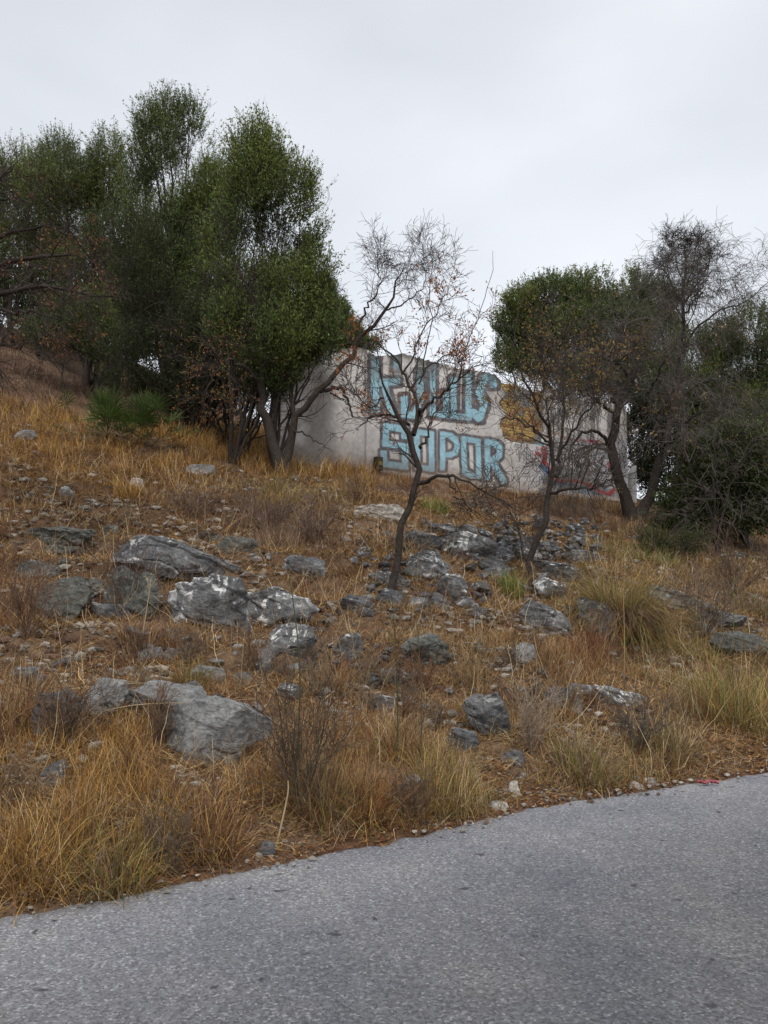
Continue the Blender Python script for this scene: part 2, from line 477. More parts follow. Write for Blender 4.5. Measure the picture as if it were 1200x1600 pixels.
wob = (nz(3, 3, 2, 51) - 0.5) * 0.9
QX, QY = PX + wob, PY + (nz(3, 3, 2, 52) - 0.5) * 0.9
lum = nz(1.1, 1.1, 5, 60)
ccol = (np.array([0.66, 0.63, 0.60])[None, None] * (0.72 + 0.62 * lum[..., None]))
warm = sstep(0.5, 0.72, nz(0.9, 1.3, 4, 61))[..., None]
ccol = ccol * (1 - 0.35 * warm) + np.array([0.36, 0.30, 0.24]) * 0.35 * warm
lav = (sstep(780, 850, PX) * sstep(685, 700, PY))[..., None]
ccol = ccol * (1 - 0.5 * lav) + np.array([0.44, 0.43, 0.47]) * 0.5 * lav
letters_low = [([(633, 681), (633, 671), (603, 666), (602, 693), (633, 698), (633, 729), (600, 725), (599, 709)], False, 4.8),
    ([(652, 675), (674, 678), (674, 733), (652, 730)], True, 4.0),
    ([(691.5, 678), (703, 680), (712, 687), (714.5, 697), (711, 707), (702, 711), (691.5, 711)], False, 3.7), ([(691.5, 678), (691, 731)], False, 3.7),
    ([(724.5, 685.5), (747.5, 689.5), (747.5, 744), (738, 744), (725.5, 737)], True, 3.7),
    ([(761.5, 690), (761.5, 746)], False, 3.9), ([(761.5, 690), (773, 693), (781, 701), (780, 711), (772, 718), (761.5, 719)], False, 3.9), ([(770, 722), (787, 752)], False, 4.2)]
letters_top = [([(586, 562), (587, 640)], False, 6.2), ([(599, 598), (619, 596)], False, 5.2), ([(600, 600), (612, 644)], False, 4.8),
    ([(619, 560), (618, 574)], False, 3.5), ([(631, 623), (632, 647), (648, 649), (657, 624), (656, 584)], False, 5.0),
    ([(676, 572), (676, 646), (697, 649), (697, 616)], False, 4.2), ([(709, 594), (709, 650), (732, 652), (732, 572)], False, 4.4),
    ([(771, 601), (765, 586), (756, 593), (748.5, 613), (757, 632), (749, 654), (738, 643)], False, 4.8)]
def word(lets):
    b = np.full(sh, 1e9); g = np.full(sh, 1e9)
    for pts, cl, hw in lets:
        d = seg(QX, QY, pts, cl)
        b = np.minimum(b, d - hw - 0.3); g = np.minimum(g, d - hw - 4.6)
    return b, g
bl, gl = word(letters_low); bt, gt = word(letters_top); gt = gt - 1.6
def edge(d, w=0.7): return np.clip(0.5 - d / (2 * w), 0, 1)
worn = sstep(0.62, 0.5, nz(7, 7, 4, 71)) * 0.6 + 0.4
grey = np.array([0.12, 0.108, 0.12]); blue = np.array([0.36, 0.60, 0.70])
streak = nz(6, 0.35, 4, 80)
for b_, g_, fade in ((bl, gl, 0.0), (bt, gt, 1.0)):
    fd = 1 - fade * 0.75 * sstep(600, 570, PY) * sstep(0.35, 0.6, streak)
    a = (edge(g_) * 0.95 * (0.75 + 0.25 * worn))[..., None]
    ccol = ccol * (1 - a) + grey * (0.85 + 0.4 * lum[..., None]) * a
    a = (edge(b_) * 0.97 * (0.8 + 0.2 * worn) * fd)[..., None]
    bc = blue * (0.8 + 0.45 * lum[..., None]); 
    bc = bc * (1 - 0.35 * (fade * sstep(605, 580, PY))[..., None]) + np.array([0.16, 0.24, 0.2]) * 0.35 * (fade * sstep(605, 580, PY))[..., None]
    ccol = ccol * (1 - a) + bc * a
# greenish faded tops of the upper word running down from the coping
a = (sstep(610, 580, PY) * sstep(570, 585, PX) * sstep(775, 765, PX) * sstep(0.45, 0.62, nz(5, 0.2, 3, 83)) * 0.4)[..., None]
ccol = ccol * (1 - a) + np.array([0.2, 0.27, 0.24]) * a
# dark rain streaks from the top
dep = np.clip((topz[:, None] - Z) / 1.6, 0, 1)
a = (sstep(0.5, 0.68, streak) * (1 - dep) ** 1.2 * 0.5)[..., None]
ccol = ccol * (1 - a) + np.array([0.09, 0.082, 0.07]) * a
a = (sstep(0.28, 0.0, topz[:, None] - Z) * sstep(0.35, 0.55, nz(6, 4, 3, 85)) * 0.7)[..., None]
ccol = ccol * (1 - a) + np.array([0.07, 0.065, 0.055]) * a
a = (sstep(3, 0, np.abs(PX - 571 + 2 * (streak - 0.5))) * 0.55)[..., None]           # long dark run beside the letters
ccol = ccol * (1 - a) + np.array([0.14, 0.13, 0.115]) * a
a = (sstep(575, 480, PX) * sstep(0.35, 0.7, nz(1.6, 1.0, 5, 88)) * 0.75)[..., None]  # blotchy darkening towards the left end: shade put into the wall colour
ccol = ccol * (1 - a) + np.array([0.17, 0.155, 0.135]) * a
# damp earth splash along the foot
gz = H(P[..., 0], P[..., 1], False)
a = (sstep(0.75, 0.05, Z - gz) * (0.25 + 0.6 * nz(4, 4, 4, 90)))[..., None]
ccol = ccol * (1 - a) + np.array([0.2, 0.135, 0.085]) * a
# exposed brick where the render has fallen
def poly_in(px, py, pts):
    ins = np.zeros(px.shape, bool); m = len(pts)
    for k in range(m):
        (x1, y1), (x2, y2) = pts[k], pts[(k + 1) % m]
        c = ((y1 > py) != (y2 > py)) & (px < (x2 - x1) * (py - y1) / (y2 - y1 + 1e-9) + x1)
        ins ^= c
    return ins
bp = [(780, 565), (783, 600), (788, 616), (780, 630), (790, 648), (780, 664), (786, 682), (798, 690), (845, 696), (851, 660), (848, 625), (853, 600), (853, 565)]
bx, by = PX + (nz(6, 6, 3, 95) - 0.5) * 6, PY + (nz(6, 6, 3, 96) - 0.5) * 5
brk = poly_in(bx, by, bp)
row = (Z / 0.085); ri = np.floor(row); rf = row - ri
cu = U / 0.27 + 0.5 * (ri % 2); ci = np.floor(cu); cf = cu - ci
bhash = _hash(ci.ravel(), ri.ravel(), ci.ravel() * 0, 7).reshape(sh)
mort = (rf < 0.2) | (cf < 0.06)
bcol = np.array([0.42, 0.21, 0.08]) * (0.6 + 0.7 * bhash[..., None])
bcol = np.where((bhash > 0.62)[..., None], np.array([0.5, 0.33, 0.1]), bcol)
bcol = np.where(mort[..., None], np.array([0.17, 0.16, 0.145]), bcol)
smear = sstep(0.58, 0.66, nz(1.3, 2.6, 4, 99))[..., None]
rim = sstep(0, 1, seg(bx, by, bp, True) < 2.2)[..., None] * 0.8
smear = np.maximum(smear, rim)
bcol = bcol * (1 - smear) + np.array([0.2, 0.195, 0.185]) * (0.7 + 0.6 * nz(8, 8, 3, 98)[..., None]) * smear
ccol = np.where(brk[..., None], bcol, ccol)
# pale drips on the grey upper render to the right of the bricks
a = (sstep(846, 856, PX) * sstep(700, 680, PY) * sstep(0.4, 0.6, nz(9, 1.2, 4, 101)) * 0.7)[..., None]
ccol = ccol * (1 - a) + np.array([0.11, 0.105, 0.10]) * a
# spray painted mural and tags on the right
def spray(pts, w, c, al=0.9, closed=False, soft=0.8):
    global ccol
    d = seg(QX, QY, pts, closed) - w
    a = (edge(d, soft) * al * (0.65 + 0.35 * worn))[..., None]
    ccol = ccol * (1 - a) + np.array(c) * a
RED, BLK, NAVY, CYAN = (0.42, 0.035, 0.04), (0.045, 0.045, 0.05), (0.05, 0.07, 0.13), (0.06, 0.22, 0.42)
spray([(868, 700), (900, 690), (925, 700), (945, 715), (948, 740), (930, 752), (900, 748), (872, 742)], 12, (0.24, 0.24, 0.26), 0.55, True, 3)
spray([(852, 745), (875, 758), (905, 764), (935, 768), (955, 770)], 6, (0.11, 0.15, 0.2), 0.75, soft=2)
spray([(849, 702), (851, 712), (850, 722)], 4.5, RED); spray([(850, 716), (858, 733), (866, 748), (880, 752), (898, 751), (920, 757), (938, 768), (952, 773), (960, 765)], 2.4, RED)
spray([(838, 708), (842, 711)], 2.6, RED); spray([(841, 720), (842, 721)], 1.5, RED); spray([(839, 700), (840, 700)], 1.1, RED); spray([(836, 714), (836, 715)], 1.0, RED)
spray([(845, 728), (852, 733), (857, 738)], 3.2, CYAN); spray([(840, 693), (847, 695)], 2, (0.1, 0.3, 0.34))
spray([(853, 684), (862, 676), (875, 680), (888, 686), (903, 688), (922, 689), (938, 690), (950, 697)], 2.2, (0.3, 0.13, 0.1), 0.7)
spray([(922, 689), (930, 691)], 2.4, (0.55, 0.08, 0.2)); spray([(952, 725), (958, 735)], 4, (0.45, 0.05, 0.08), 0.8)
spray([(871, 700), (878, 698), (884, 702)], 1.1, BLK); spray([(874, 700), (877, 706), (879, 720), (884, 708), (887, 699)], 1.0, BLK)
spray([(900, 708), (897, 722), (905, 730), (915, 722), (918, 700), (914, 690)], 1.3, BLK); spray([(910, 692), (915, 712), (921, 728)], 1.5, BLK)
spray([(934, 700), (928, 722), (938, 738), (952, 741)], 1.6, BLK); spray([(868, 728), (880, 745), (896, 740), (908, 744)], 1.2, BLK)
spray([(862, 752), (885, 757), (900, 757)], 1.8, NAVY); spray([(938, 700), (951, 703), (956, 712)], 1.6, NAVY)
spray([(932, 752), (944, 762), (956, 757), (958, 742), (952, 733)], 2.2, BLK); spray([(870, 712), (872, 738), (866, 744)], 1.0, BLK); spray([(944, 712), (936, 722), (946, 730)], 1.2, BLK)
# small black tags
spray([(814, 691), (813.6, 703)], 0.75, BLK); spray([(813, 697), (808, 694.5), (806, 699), (812, 700)], 0.6, BLK)
spray([(810, 704), (812, 719), (816, 706)], 0.85, BLK); spray([(822, 699), (823.5, 700), (822, 701), (821, 700)], 0.45, BLK)
for k, x in enumerate((818, 821.5, 825, 828.5, 831.5)): spray([(x, 705 + k % 2), (x + 0.5, 720 - (k % 3) * 2)], 0.6, BLK, 0.75)
spray([(823, 722), (823, 729)], 0.7, BLK); spray([(817, 729), (828, 729.5)], 0.5, BLK)
spray([(833, 727), (835, 735), (838, 736), (838, 729)], 0.5, BLK, 0.8)
spray([(843, 745), (842.5, 757)], 0.6, BLK); spray([(843, 745), (847, 746), (846, 750), (843, 750)], 0.6, BLK)
spray([(853, 746), (849.5, 746), (849.5, 757), (853, 757)], 0.55, BLK); spray([(849.5, 751), (852.5, 751)], 0.55, BLK)
spray([(853, 744), (860, 745)], 0.6, BLK); spray([(856, 745), (856, 757)], 0.6, BLK); spray([(842, 763), (852, 766)], 0.6, BLK)

inset = np.where(brk, -0.03, 0.0) - np.where(brk & mort, 0.012, 0) + (nz(14, 14, 4, 110) - 0.5) * 0.012 + (nz(1.5, 1.5, 3, 111) - 0.5) * 0.05
Pf = P + inset[..., None] * WN
idw = np.arange(sh[0] * sh[1]).reshape(sh)
WF = np.stack([idw[:-1, :-1], idw[1:, :-1], idw[1:, 1:], idw[:-1, 1:]], -1).reshape(-1, 4)
def fmask(m): return m[:-1, :-1].ravel()
m_brk = fmask(brk); m_low = fmask(gl < 0) & ~m_brk; m_top = fmask(gt < 0) & ~m_brk & ~m_low
mur = poly_in(QX, QY, [(834, 692), (850, 684), (862, 673), (900, 684), (950, 690), (966, 715), (966, 778), (930, 772), (862, 766), (848, 744), (834, 725)])
m_mur = fmask(mur) & ~m_brk & ~m_low & ~m_top
wall_root = empty('ruined_wall', W0 + WD * (uL + uR) / 2 + np.array([0, 0, 3.9]))
tag(wall_root, 'long grey rendered wall with blue block letters sprayed on it, above the rocky slope', 'wall')
wl_loc = np.array(wall_root.location)
FV = Pf.reshape(-1, 3) - wl_loc; FC = ccol.reshape(-1, 3)
def sub(name, mask, label=None, parent=wall_root):
    f = WF[mask]; u_, inv = np.unique(f, return_inverse=True)
    o = mk(name, FV[u_], inv.reshape(-1, 4), M['wall'], parent, FC[u_])
    if label: o['label'] = label
    return o
# body: front faces not in any painted area, plus top, back and ends
rest = ~(m_brk | m_low | m_top | m_mur)
f = WF[rest]; u_, inv = np.unique(f, return_inverse=True)
V1 = FV[u_]; F1 = inv.reshape(-1, 4); C1 = FC[u_]
TH = 0.28
ctop = Pf[:, -1] - wl_loc; cbk = ctop - WN * TH; cbb = cbk.copy(); cbb[:, 2] = botz - wl_loc[2]; cfb = Pf[:, 0] - wl_loc
V2 = np.concatenate([ctop, cbk, cbb]); n_ = len(us); a_ = np.arange(n_ - 1)
F2 = np.concatenate([np.stack([a_, a_ + 1, a_ + 1 + n_, a_ + n_], -1), np.stack([a_ + n_, a_ + 1 + n_, a_ + 1 + 2 * n_, a_ + 2 * n_], -1)])
V3, F3 = [], []
for e in (0, -1):
    fr = Pf[e] - wl_loc; bk = fr - WN * TH
    o_ = len(V3) and sum(len(q) for q in V3)
    V3 += [fr, bk]; k_ = np.arange(nv - 1)
    F3.append(np.stack([k_, k_ + 1, k_ + 1 + nv, k_ + nv], -1) + o_)
V3 = np.concatenate(V3); F3 = np.concatenate(F3)
VV = np.concatenate([V1, V2, V3]); FF = np.concatenate([F1, F2 + len(V1), F3 + len(V1) + len(V2)])
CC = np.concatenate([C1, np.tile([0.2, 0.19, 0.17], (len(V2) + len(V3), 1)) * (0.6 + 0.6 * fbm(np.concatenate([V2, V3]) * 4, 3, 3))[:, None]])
face_ = mk('rendered_face', VV, FF, M['wall'], wall_root, CC)
sub('upper_lettering', m_top, 'upper word in blue block letters, faded towards the top of the wall', parent=face_)
sub('lower_lettering', m_low, 'lower word SOPOR in blue block letters with grey outlines', parent=face_)
sub('spray_mural', m_mur, 'red, black and blue spray painted mural at the right of the wall', parent=face_)
sub('exposed_brick', m_brk, 'orange and yellow bricks where the render has fallen off')

# ------------------------------------------------------------------ rocks
def ico(level):
    bm = bmesh.new(); bmesh.ops.create_icosphere(bm, subdivisions=level, radius=1)
    V = np.array([v.co[:] for v in bm.verts]); F = np.array([[v.index for v in f.verts] for f in bm.faces]); bm.free()
    return V, F
ICO = {k: ico(k) for k in (2, 3, 4, 5, 6)}

def rock_mesh(outline, depth, seed, level=5, facets=14, rough=1.0):
    """outline: closed list of (x, z) metres round the centre; returns a solid rock with that front silhouette"""
    rng = np.random.default_rng(seed)
    D, Fc = ICO[level]
    o = np.array(outline); th = np.arctan2(o[:, 1], o[:, 0]); r = np.hypot(o[:, 0], o[:, 1])
    # sample the straight-sided outline finely
    TT, RR = [], []
    for k in range(len(o)):
        for t in np.linspace(0, 1, 12, endpoint=False):
            q = o[k] * (1 - t) + o[(k + 1) % len(o)] * t
            TT.append(math.atan2(q[1], q[0])); RR.append(math.hypot(*q))
    TT = np.array(TT); RR = np.array(RR); s = np.argsort(TT); TT = TT[s]; RR = RR[s]
    TT = np.concatenate([TT[-1:] - 2 * math.pi, TT, TT[:1] + 2 * math.pi]); RR = np.concatenate([RR[-1:], RR, RR[:1]])
    a = np.arctan2(D[:, 2], D[:, 0]); rho = np.hypot(D[:, 0], D[:, 2]); R = np.interp(a, TT, RR)
    size = float(np.mean(RR))
    k = rho ** 0.33
    P = np.stack([np.cos(a) * R * k, np.sign(D[:, 1]) * np.abs(D[:, 1]) ** 0.75 * depth / 2, np.sin(a) * R * k], -1)
    for _ in range(facets):
        n = norm(rng.normal(size=3) * np.array([0.75, 1.7, 0.95])); pr = P @ n
        h = np.max(pr) * (rng.uniform(0.45, 0.85) if abs(n[1]) > 0.6 else rng.uniform(0.86, 0.97))
        P = P - np.maximum(pr - h, 0)[:, None] * n
    for ax, lo_, hi_ in ((0, o[:, 0].min(), o[:, 0].max()), (2, o[:, 1].min(), o[:, 1].max())):
        a0, a1 = P[:, ax].min(), P[:, ax].max(); P[:, ax] = lo_ + (P[:, ax] - a0) / (a1 - a0) * (hi_ - lo_)
    nn = norm(P / np.array([1, max(depth / 2 / size, 0.1), 1]))
    q = P / size
    st = norm(np.array([0.38, 0.15, 1.0]) + rng.normal(size=3) * 0.12)
    lay = (q @ st) * 2.6 + fbm(q * 1.1 + seed, 3, seed) * 0.9
    fr = lay - np.floor(lay)
    disp = (np.abs(fbm(q * 2.1 + seed * 1.3, 4, seed) - 0.5) * -0.5 + 0.04) * size * 0.3
    disp += (sstep(0.0, 0.12, fr) - fr) * size * 0.085 * (0.4 + 1.2 * fbm(q * 1.1 + 3 * seed, 2, seed + 9))
    sd_ = rng.uniform(-1, 1, (16, 3)) * np.array([1.3, 1, 1]); off = rng.uniform(-1, 0.6, 16)
    qq = q + (fbm(q * 3 + 1, 2, seed + 3)[:, None] - 0.5) * 0.25
    qn = qq / np.array([max(np.ptp(P[:, 0]) / size / 2, .3), max(depth / 2 / size, .3), max(np.ptp(P[:, 2]) / size / 2, .3)])
    dd_ = ((qn[:, None] - sd_[None]) ** 2 * np.array([1, 1, 2.2])).sum(-1); nb = np.argmin(dd_, 1); s2_ = np.sort(dd_, 1)
    disp += off[nb] * size * 0.075 - sstep(0.10, 0.0, s2_[:, 1] - s2_[:, 0]) * size * 0.05
    disp += (fbm(q * 7 + seed, 5, seed + 5, 0.6) - 0.5) * size * 0.13
    return P + nn * (disp * rough)[:, None], Fc

def outline_rnd(rng, w, h):
    n = rng.integers(4, 7); a = np.sort((np.arange(n) + rng.uniform(-0.3, 0.3, n)) / n * 2 * math.pi)
    r = rng.uniform(0.75, 1.1, n)
    return [(math.cos(t) * k * w / 2, math.sin(t) * k * h / 2) for t, k in zip(a, r)]

ROCKS = [  # outline in picture points, depth as share of width, material, label
 ([(178, 852), (186, 840), (230, 839), (262, 846), (300, 862), (345, 880), (369, 895), (362, 906), (320, 909), (280, 900), (235, 882), (190, 872)], 0.5, 'rock', 'long dark grey slab lying tilted down to the right, highest of the big rocks'),
 ([(276, 932), (285, 914), (330, 908), (372, 908), (386, 920), (380, 950), (392, 975), (360, 992), (322, 988), (290, 965)], 0.8, 'rock_lichen', 'big blocky grey boulder with white lichen cap under the long slab'),
 ([(372, 950), (390, 928), (432, 927), (478, 936), (492, 952), (470, 972), (420, 976), (385, 984), (366, 978)], 0.7, 'rock_lichen', 'lichen whitened boulder with blunt nose pointing right'),
 ([(258, 1150), (265, 1120), (290, 1100), (322, 1094), (372, 1112), (414, 1138), (404, 1156), (372, 1170), (352, 1192), (330, 1206), (290, 1210), (262, 1190)], 0.8, 'rock_pale', 'large smooth blue grey boulder above the golden roadside grass'),
 ([(186, 1104), (205, 1084), (240, 1066), (262, 1074), (300, 1078), (318, 1090), (288, 1104), (262, 1124), (225, 1118)], 0.9, 'rock_pale', 'flat pale grey bedrock sheet behind the smooth blue grey boulder'),
 ([(120, 1110), (135, 1086), (160, 1066), (188, 1062), (196, 1086), (182, 1108), (150, 1118)], 0.8, 'rock_pale', 'pale worn rock sheet left of the flat bedrock'),
 ([(58, 1112), (66, 1088), (100, 1084), (124, 1096), (118, 1120), (98, 1130), (92, 1152), (74, 1146)], 0.8, 'rock', 'grey sunken boulder with dark notch at the left of the slope'),
 ([(66, 930), (72, 916), (100, 908), (132, 908), (140, 926), (132, 942), (112, 962), (96, 980), (80, 972), (68, 950)], 0.8, 'rock_green', 'stepped greenish grey block at far left of the rock band'),
 ([(136, 915), (146, 903), (160, 905), (166, 926), (150, 934), (138, 930)], 1.0, 'rock_green', 'small squared rock wedged between two greenish blocks'),
 ([(166, 920), (172, 898), (205, 892), (238, 890), (248, 905), (250, 940), (248, 968), (215, 974), (178, 955)], 0.8, 'rock_green', 'greenish grey block left of the lichen capped boulder'),
 ([(24, 896), (30, 880), (58, 878), (84, 886), (88, 900), (62, 908), (34, 910)], 0.9, 'rock_green', 'low rounded rock near left edge above the stepped block'),
 ([(78, 892), (98, 872), (108, 876), (102, 888), (86, 896)], 1.0, 'rock_green', 'narrow stone sticking up beside the low rounded rock'),
 ([(46, 834), (54, 824), (96, 824), (138, 826), (144, 838), (120, 850), (70, 846)], 0.7, 'rock_green', 'long flat dull rock at left, just below the red dirt ledge'),
 ([(154, 828), (160, 821), (184, 823), (186, 836), (170, 842), (156, 838)], 0.8, 'rock_green', 'small flat rock above the left end of the long slab'),
 ([(444, 878), (450, 870), (480, 871), (502, 876), (508, 892), (500, 906), (474, 902), (448, 892)], 0.6, 'rock', 'dark flat faced rock among purple brown grass right of the slab'),
 ([(416, 1000), (432, 982), (462, 976), (488, 984), (490, 1004), (470, 1022), (440, 1030), (420, 1022)], 0.8, 'rock_lichen', 'jagged tilted rock under the blunt nosed boulder'),
 ([(402, 1022), (412, 1014), (422, 1026), (424, 1048), (412, 1066), (402, 1052)], 1.0, 'rock_lichen', 'narrow upright rock with a white spot under the jagged rock'),
 ([(466, 1042), (480, 1030), (496, 1040), (490, 1058), (472, 1060)], 1.0, 'rock', 'small grey stone right of the narrow upright rock'),
 ([(524, 1012), (534, 995), (560, 992), (566, 1008), (552, 1026), (530, 1040), (522, 1030)], 0.8, 'rock', 'smooth wedge shaped grey rock standing beside a tuft of russet grass'),
 ([(212, 1028), (224, 1016), (248, 1012), (256, 1024), (240, 1036), (222, 1038)], 0.9, 'rock_pale', 'small rounded pale slab half buried left of the russet tuft'),
 ([(556, 806), (562, 794), (590, 789), (618, 790), (630, 798), (624, 812), (590, 816), (562, 814)], 0.8, 'rock_white', 'white topped rock on the crest beside the young bare tree'),
 ([(632, 886), (640, 870), (664, 862), (684, 866), (700, 884), (694, 900), (672, 908), (644, 906)], 0.9, 'rock_lichen', 'rounded dark boulder with pale top right of the young bare tree trunk'),
 ([(688, 850), (694, 830), (730, 836), (774, 852), (770, 868), (742, 874), (720, 880), (694, 872)], 0.7, 'rock_lichen', 'long ridge of grey rock on the crest between two young trees'),
 ([(632, 846), (640, 832), (672, 834), (690, 846), (676, 862), (646, 858)], 0.8, 'rock', 'grey crest rock touching the left end of the long ridge'),
 ([(752, 888), (760, 872), (782, 874), (796, 888), (786, 906), (764, 908)], 0.9, 'rock', 'knobby rock in the hollow left of the second young tree'),
 ([(684, 916), (694, 900), (716, 900), (728, 914), (722, 932), (700, 940), (686, 930)], 0.9, 'rock_lichen', 'rough middle boulder just below the rounded dark boulder'),
 ([(712, 944), (720, 932), (738, 932), (746, 944), (738, 956), (718, 958)], 1.0, 'rock_lichen', 'fist shaped rock with pale crust, below the rough middle boulder'),
 ([(736, 960), (744, 950), (758, 952), (762, 962), (752, 970), (740, 969)], 1.0, 'rock', 'small dark stone touching the fist shaped rock'),
 ([(638, 944), (648, 934), (666, 938), (672, 950), (656, 960), (642, 956)], 1.0, 'rock', 'small rock at the foot of the young bare tree, right side'),
 ([(672, 938), (682, 928), (700, 938), (704, 956), (690, 964), (676, 958)], 1.0, 'rock', 'dark broken rock between two smaller ones in the hollow'),
 ([(814, 956), (822, 940), (850, 950), (888, 964), (894, 982), (872, 996), (838, 990), (816, 978)], 0.7, 'rock', 'angular flat topped rock beside the big drooping tussock'),
 ([(832, 912), (842, 904), (870, 912), (882, 926), (872, 940), (846, 930)], 0.8, 'rock_lichen', 'pebbly pale crusted rock above the angular flat topped one'),
 ([(836, 884), (850, 878), (890, 884), (904, 900), (884, 912), (848, 904)], 0.7, 'rock_lichen', 'layered ledge rock behind the second young tree'),
 ([(906, 950), (918, 936), (946, 950), (964, 985), (962, 1008), (936, 1006), (916, 978)], 0.7, 'rock', 'steep dark rock face partly under the drooping tussock'),
 ([(1012, 925), (1032, 916), (1070, 930), (1116, 948), (1110, 958), (1070, 952), (1028, 944)], 0.6, 'rock', 'long low outcrop running right from behind the tussock'),
 ([(628, 1010), (640, 995), (680, 996), (700, 1010), (694, 1034), (664, 1044), (636, 1034)], 0.8, 'rock_green', 'blocky dull rock half hidden in straw at mid slope'),
 ([(594, 1060), (606, 1048), (630, 1046), (638, 1062), (626, 1076), (602, 1076)], 0.9, 'rock', 'dark cleft rock below the blocky dull rock'),
 ([(570, 1098), (582, 1088), (612, 1092), (620, 1106), (600, 1114), (576, 1110)], 0.9, 'rock', 'low flat dark rock in the straw below the cleft rock'),
 ([(608, 1056), (616, 1042), (634, 1050), (632, 1068), (616, 1068)], 0.8, 'rock', 'bluish chunk leaning on the dark cleft rock'),
 ([(728, 1102), (738, 1092), (766, 1088), (788, 1100), (794, 1130), (790, 1156), (778, 1162), (762, 1142), (740, 1124)], 0.8, 'rock', 'rounded blue grey boulder on the lower bank, right of the middle'),
 ([(612, 1240), (630, 1222), (648, 1212), (660, 1226), (654, 1250), (632, 1258), (616, 1254)], 0.8, 'rock', 'pointed blue grey stone near the road edge'),
 ([(782, 1186), (792, 1174), (812, 1176), (818, 1188), (806, 1200), (788, 1198)], 0.9, 'rock', 'round grey stone low on the bank right of the middle'),
 ([(404, 1330), (412, 1316), (428, 1318), (430, 1330), (420, 1342), (408, 1342)], 1.0, 'rock', 'small bluish stone lying at the edge of the asphalt'),
 ([(852, 1090), (862, 1076), (890, 1076), (908, 1090), (904, 1104), (876, 1110), (856, 1104)], 0.8, 'rock', 'rough rock at the left end of the low ledge on the right bank'),
 ([(892, 1080), (905, 1072), (950, 1076), (1000, 1088), (1006, 1100), (970, 1104), (920, 1096)], 0.6, 'rock_lichen', 'long thin ledge of rock under red soil on the right bank'),
 ([(1092, 992), (1100, 975), (1112, 978), (1116, 992), (1104, 998)], 1.0, 'rock_white', 'small pointed pale stone on the right above green stems'),
 ([(1112, 998), (1124, 990), (1180, 994), (1196, 1008), (1186, 1030), (1130, 1022)], 0.7, 'rock_green', 'squat green tinged rock at right behind green grass'),
 ([(64, 1214), (76, 1194), (98, 1190), (104, 1208), (92, 1228), (72, 1232)], 0.9, 'rock', 'pale grey stone buried in golden grass at far left'),
 ([(20, 1062), (30, 1044), (60, 1046), (68, 1064), (50, 1078), (28, 1078)], 0.9, 'rock', 'dark rock sunk in brush at the left edge'),
 ([(286, 736), (300, 727), (330, 728), (336, 740), (310, 746), (290, 745)], 0.9, 'rock_pale', 'flat pale rock in the golden grass left of the forked tree'),
 ([(22, 680), (30, 673), (52, 673), (58, 682), (44, 690), (26, 690)], 0.9, 'rock_pale', 'grey stone in golden grass high at left'),
 ([(92, 776), (100, 760), (108, 762), (122, 780), (110, 785), (96, 783)], 0.7, 'rock_pale', 'thin wedge stone standing on the red dirt ledge'),
 ([(204, 760), (210, 748), (222, 750), (224, 764), (214, 769)], 1.0, 'rock_white', 'pale knobby stone on the dirt right of the ledge'),
 ([(340, 856), (350, 840), (385, 842), (400, 852), (380, 864), (352, 866)], 0.7, 'rock_green', 'dull flat rock behind the top of the long slab'),
 ([(300, 838), (312, 832), (340, 836), (346, 846), (322, 852), (304, 848)], 0.7, 'rock_green', 'flat brownish rock just above the long slab'),
 ([(406, 934), (414, 918), (434, 918), (448, 926), (440, 936), (416, 940)], 0.7, 'rock', 'grey stone peeping out behind the blunt nosed boulder'),
 ([(700, 1160), (712, 1140), (740, 1144), (746, 1166), (726, 1180), (706, 1176)], 0.8, 'rock', 'shaded rock in green stalks left of the rounded boulder'),
 ([(794, 1232), (798, 1222), (808, 1224), (812, 1240), (806, 1250), (795, 1246)], 0.9, 'rock_white', 'upright white stone near the road'),
 ([(762, 1262), (772, 1254), (790, 1256), (794, 1264), (778, 1272), (764, 1270)], 0.9, 'rock_white', 'flat pale stone beside the upright white one'),
 ([(1004, 1228), (1008, 1218), (1022, 1217), (1026, 1227), (1016, 1233)], 1.0, 'rock_white', 'white lump of stone by the road at right'),
 ([(983, 1230), (990, 1222), (1002, 1226), (1004, 1234), (990, 1237)], 1.0, 'rock_white', 'flat beige stone touching the white lump by the road'),
 ([(614, 1270), (618, 1262), (626, 1266), (624, 1276), (617, 1277)], 1.0, 'rock_white', 'small beige stone under the pointed blue grey stone'),
 ([(724, 1290), (728, 1284), (738, 1284), (740, 1290), (732, 1294)], 1.0, 'rock_white', 'small cream stone on the asphalt margin in the middle'),
 ([(356, 1336), (360, 1330), (370, 1332), (371, 1341), (362, 1344)], 1.0, 'rock_white', 'small beige stone at the road margin on the left'),
 ([(590, 934), (604, 922), (626, 926), (630, 940), (612, 950), (594, 946)], 0.9, 'rock', 'flat grey rock pressed against the foot of the young bare tree'),
 ([(534, 938), (548, 930), (576, 936), (582, 948), (560, 956), (540, 950)], 0.9, 'rock', 'low grey slab left of the young bare tree on bare earth'),
 ([(560, 962), (566, 950), (582, 952), (584, 964), (574, 970)], 1.0, 'rock', 'dark cube like stone below the low grey slab'),
 ([(656, 826), (664, 816), (700, 820), (740, 832), (730, 842), (680, 838)], 0.6, 'rock', 'thin grey ledge behind the long ridge on the crest'),
 ([(716, 836), (724, 820), (742, 822), (748, 836), (736, 842)], 0.9, 'rock_pale', 'upright pale stone on top of the crest ridge'),
 ([(796, 870), (804, 852), (830, 852), (840, 866), (826, 880), (806, 880)], 0.9, 'rock_lichen', 'blocky pale crusted rock at the left foot of the rubble heap'),
 ([(742, 866), (760, 852), (792, 856), (800, 868), (776, 876), (750, 876)], 0.7, 'rock', 'dark wedge of rock between the crest ridge and the rubble heap'),
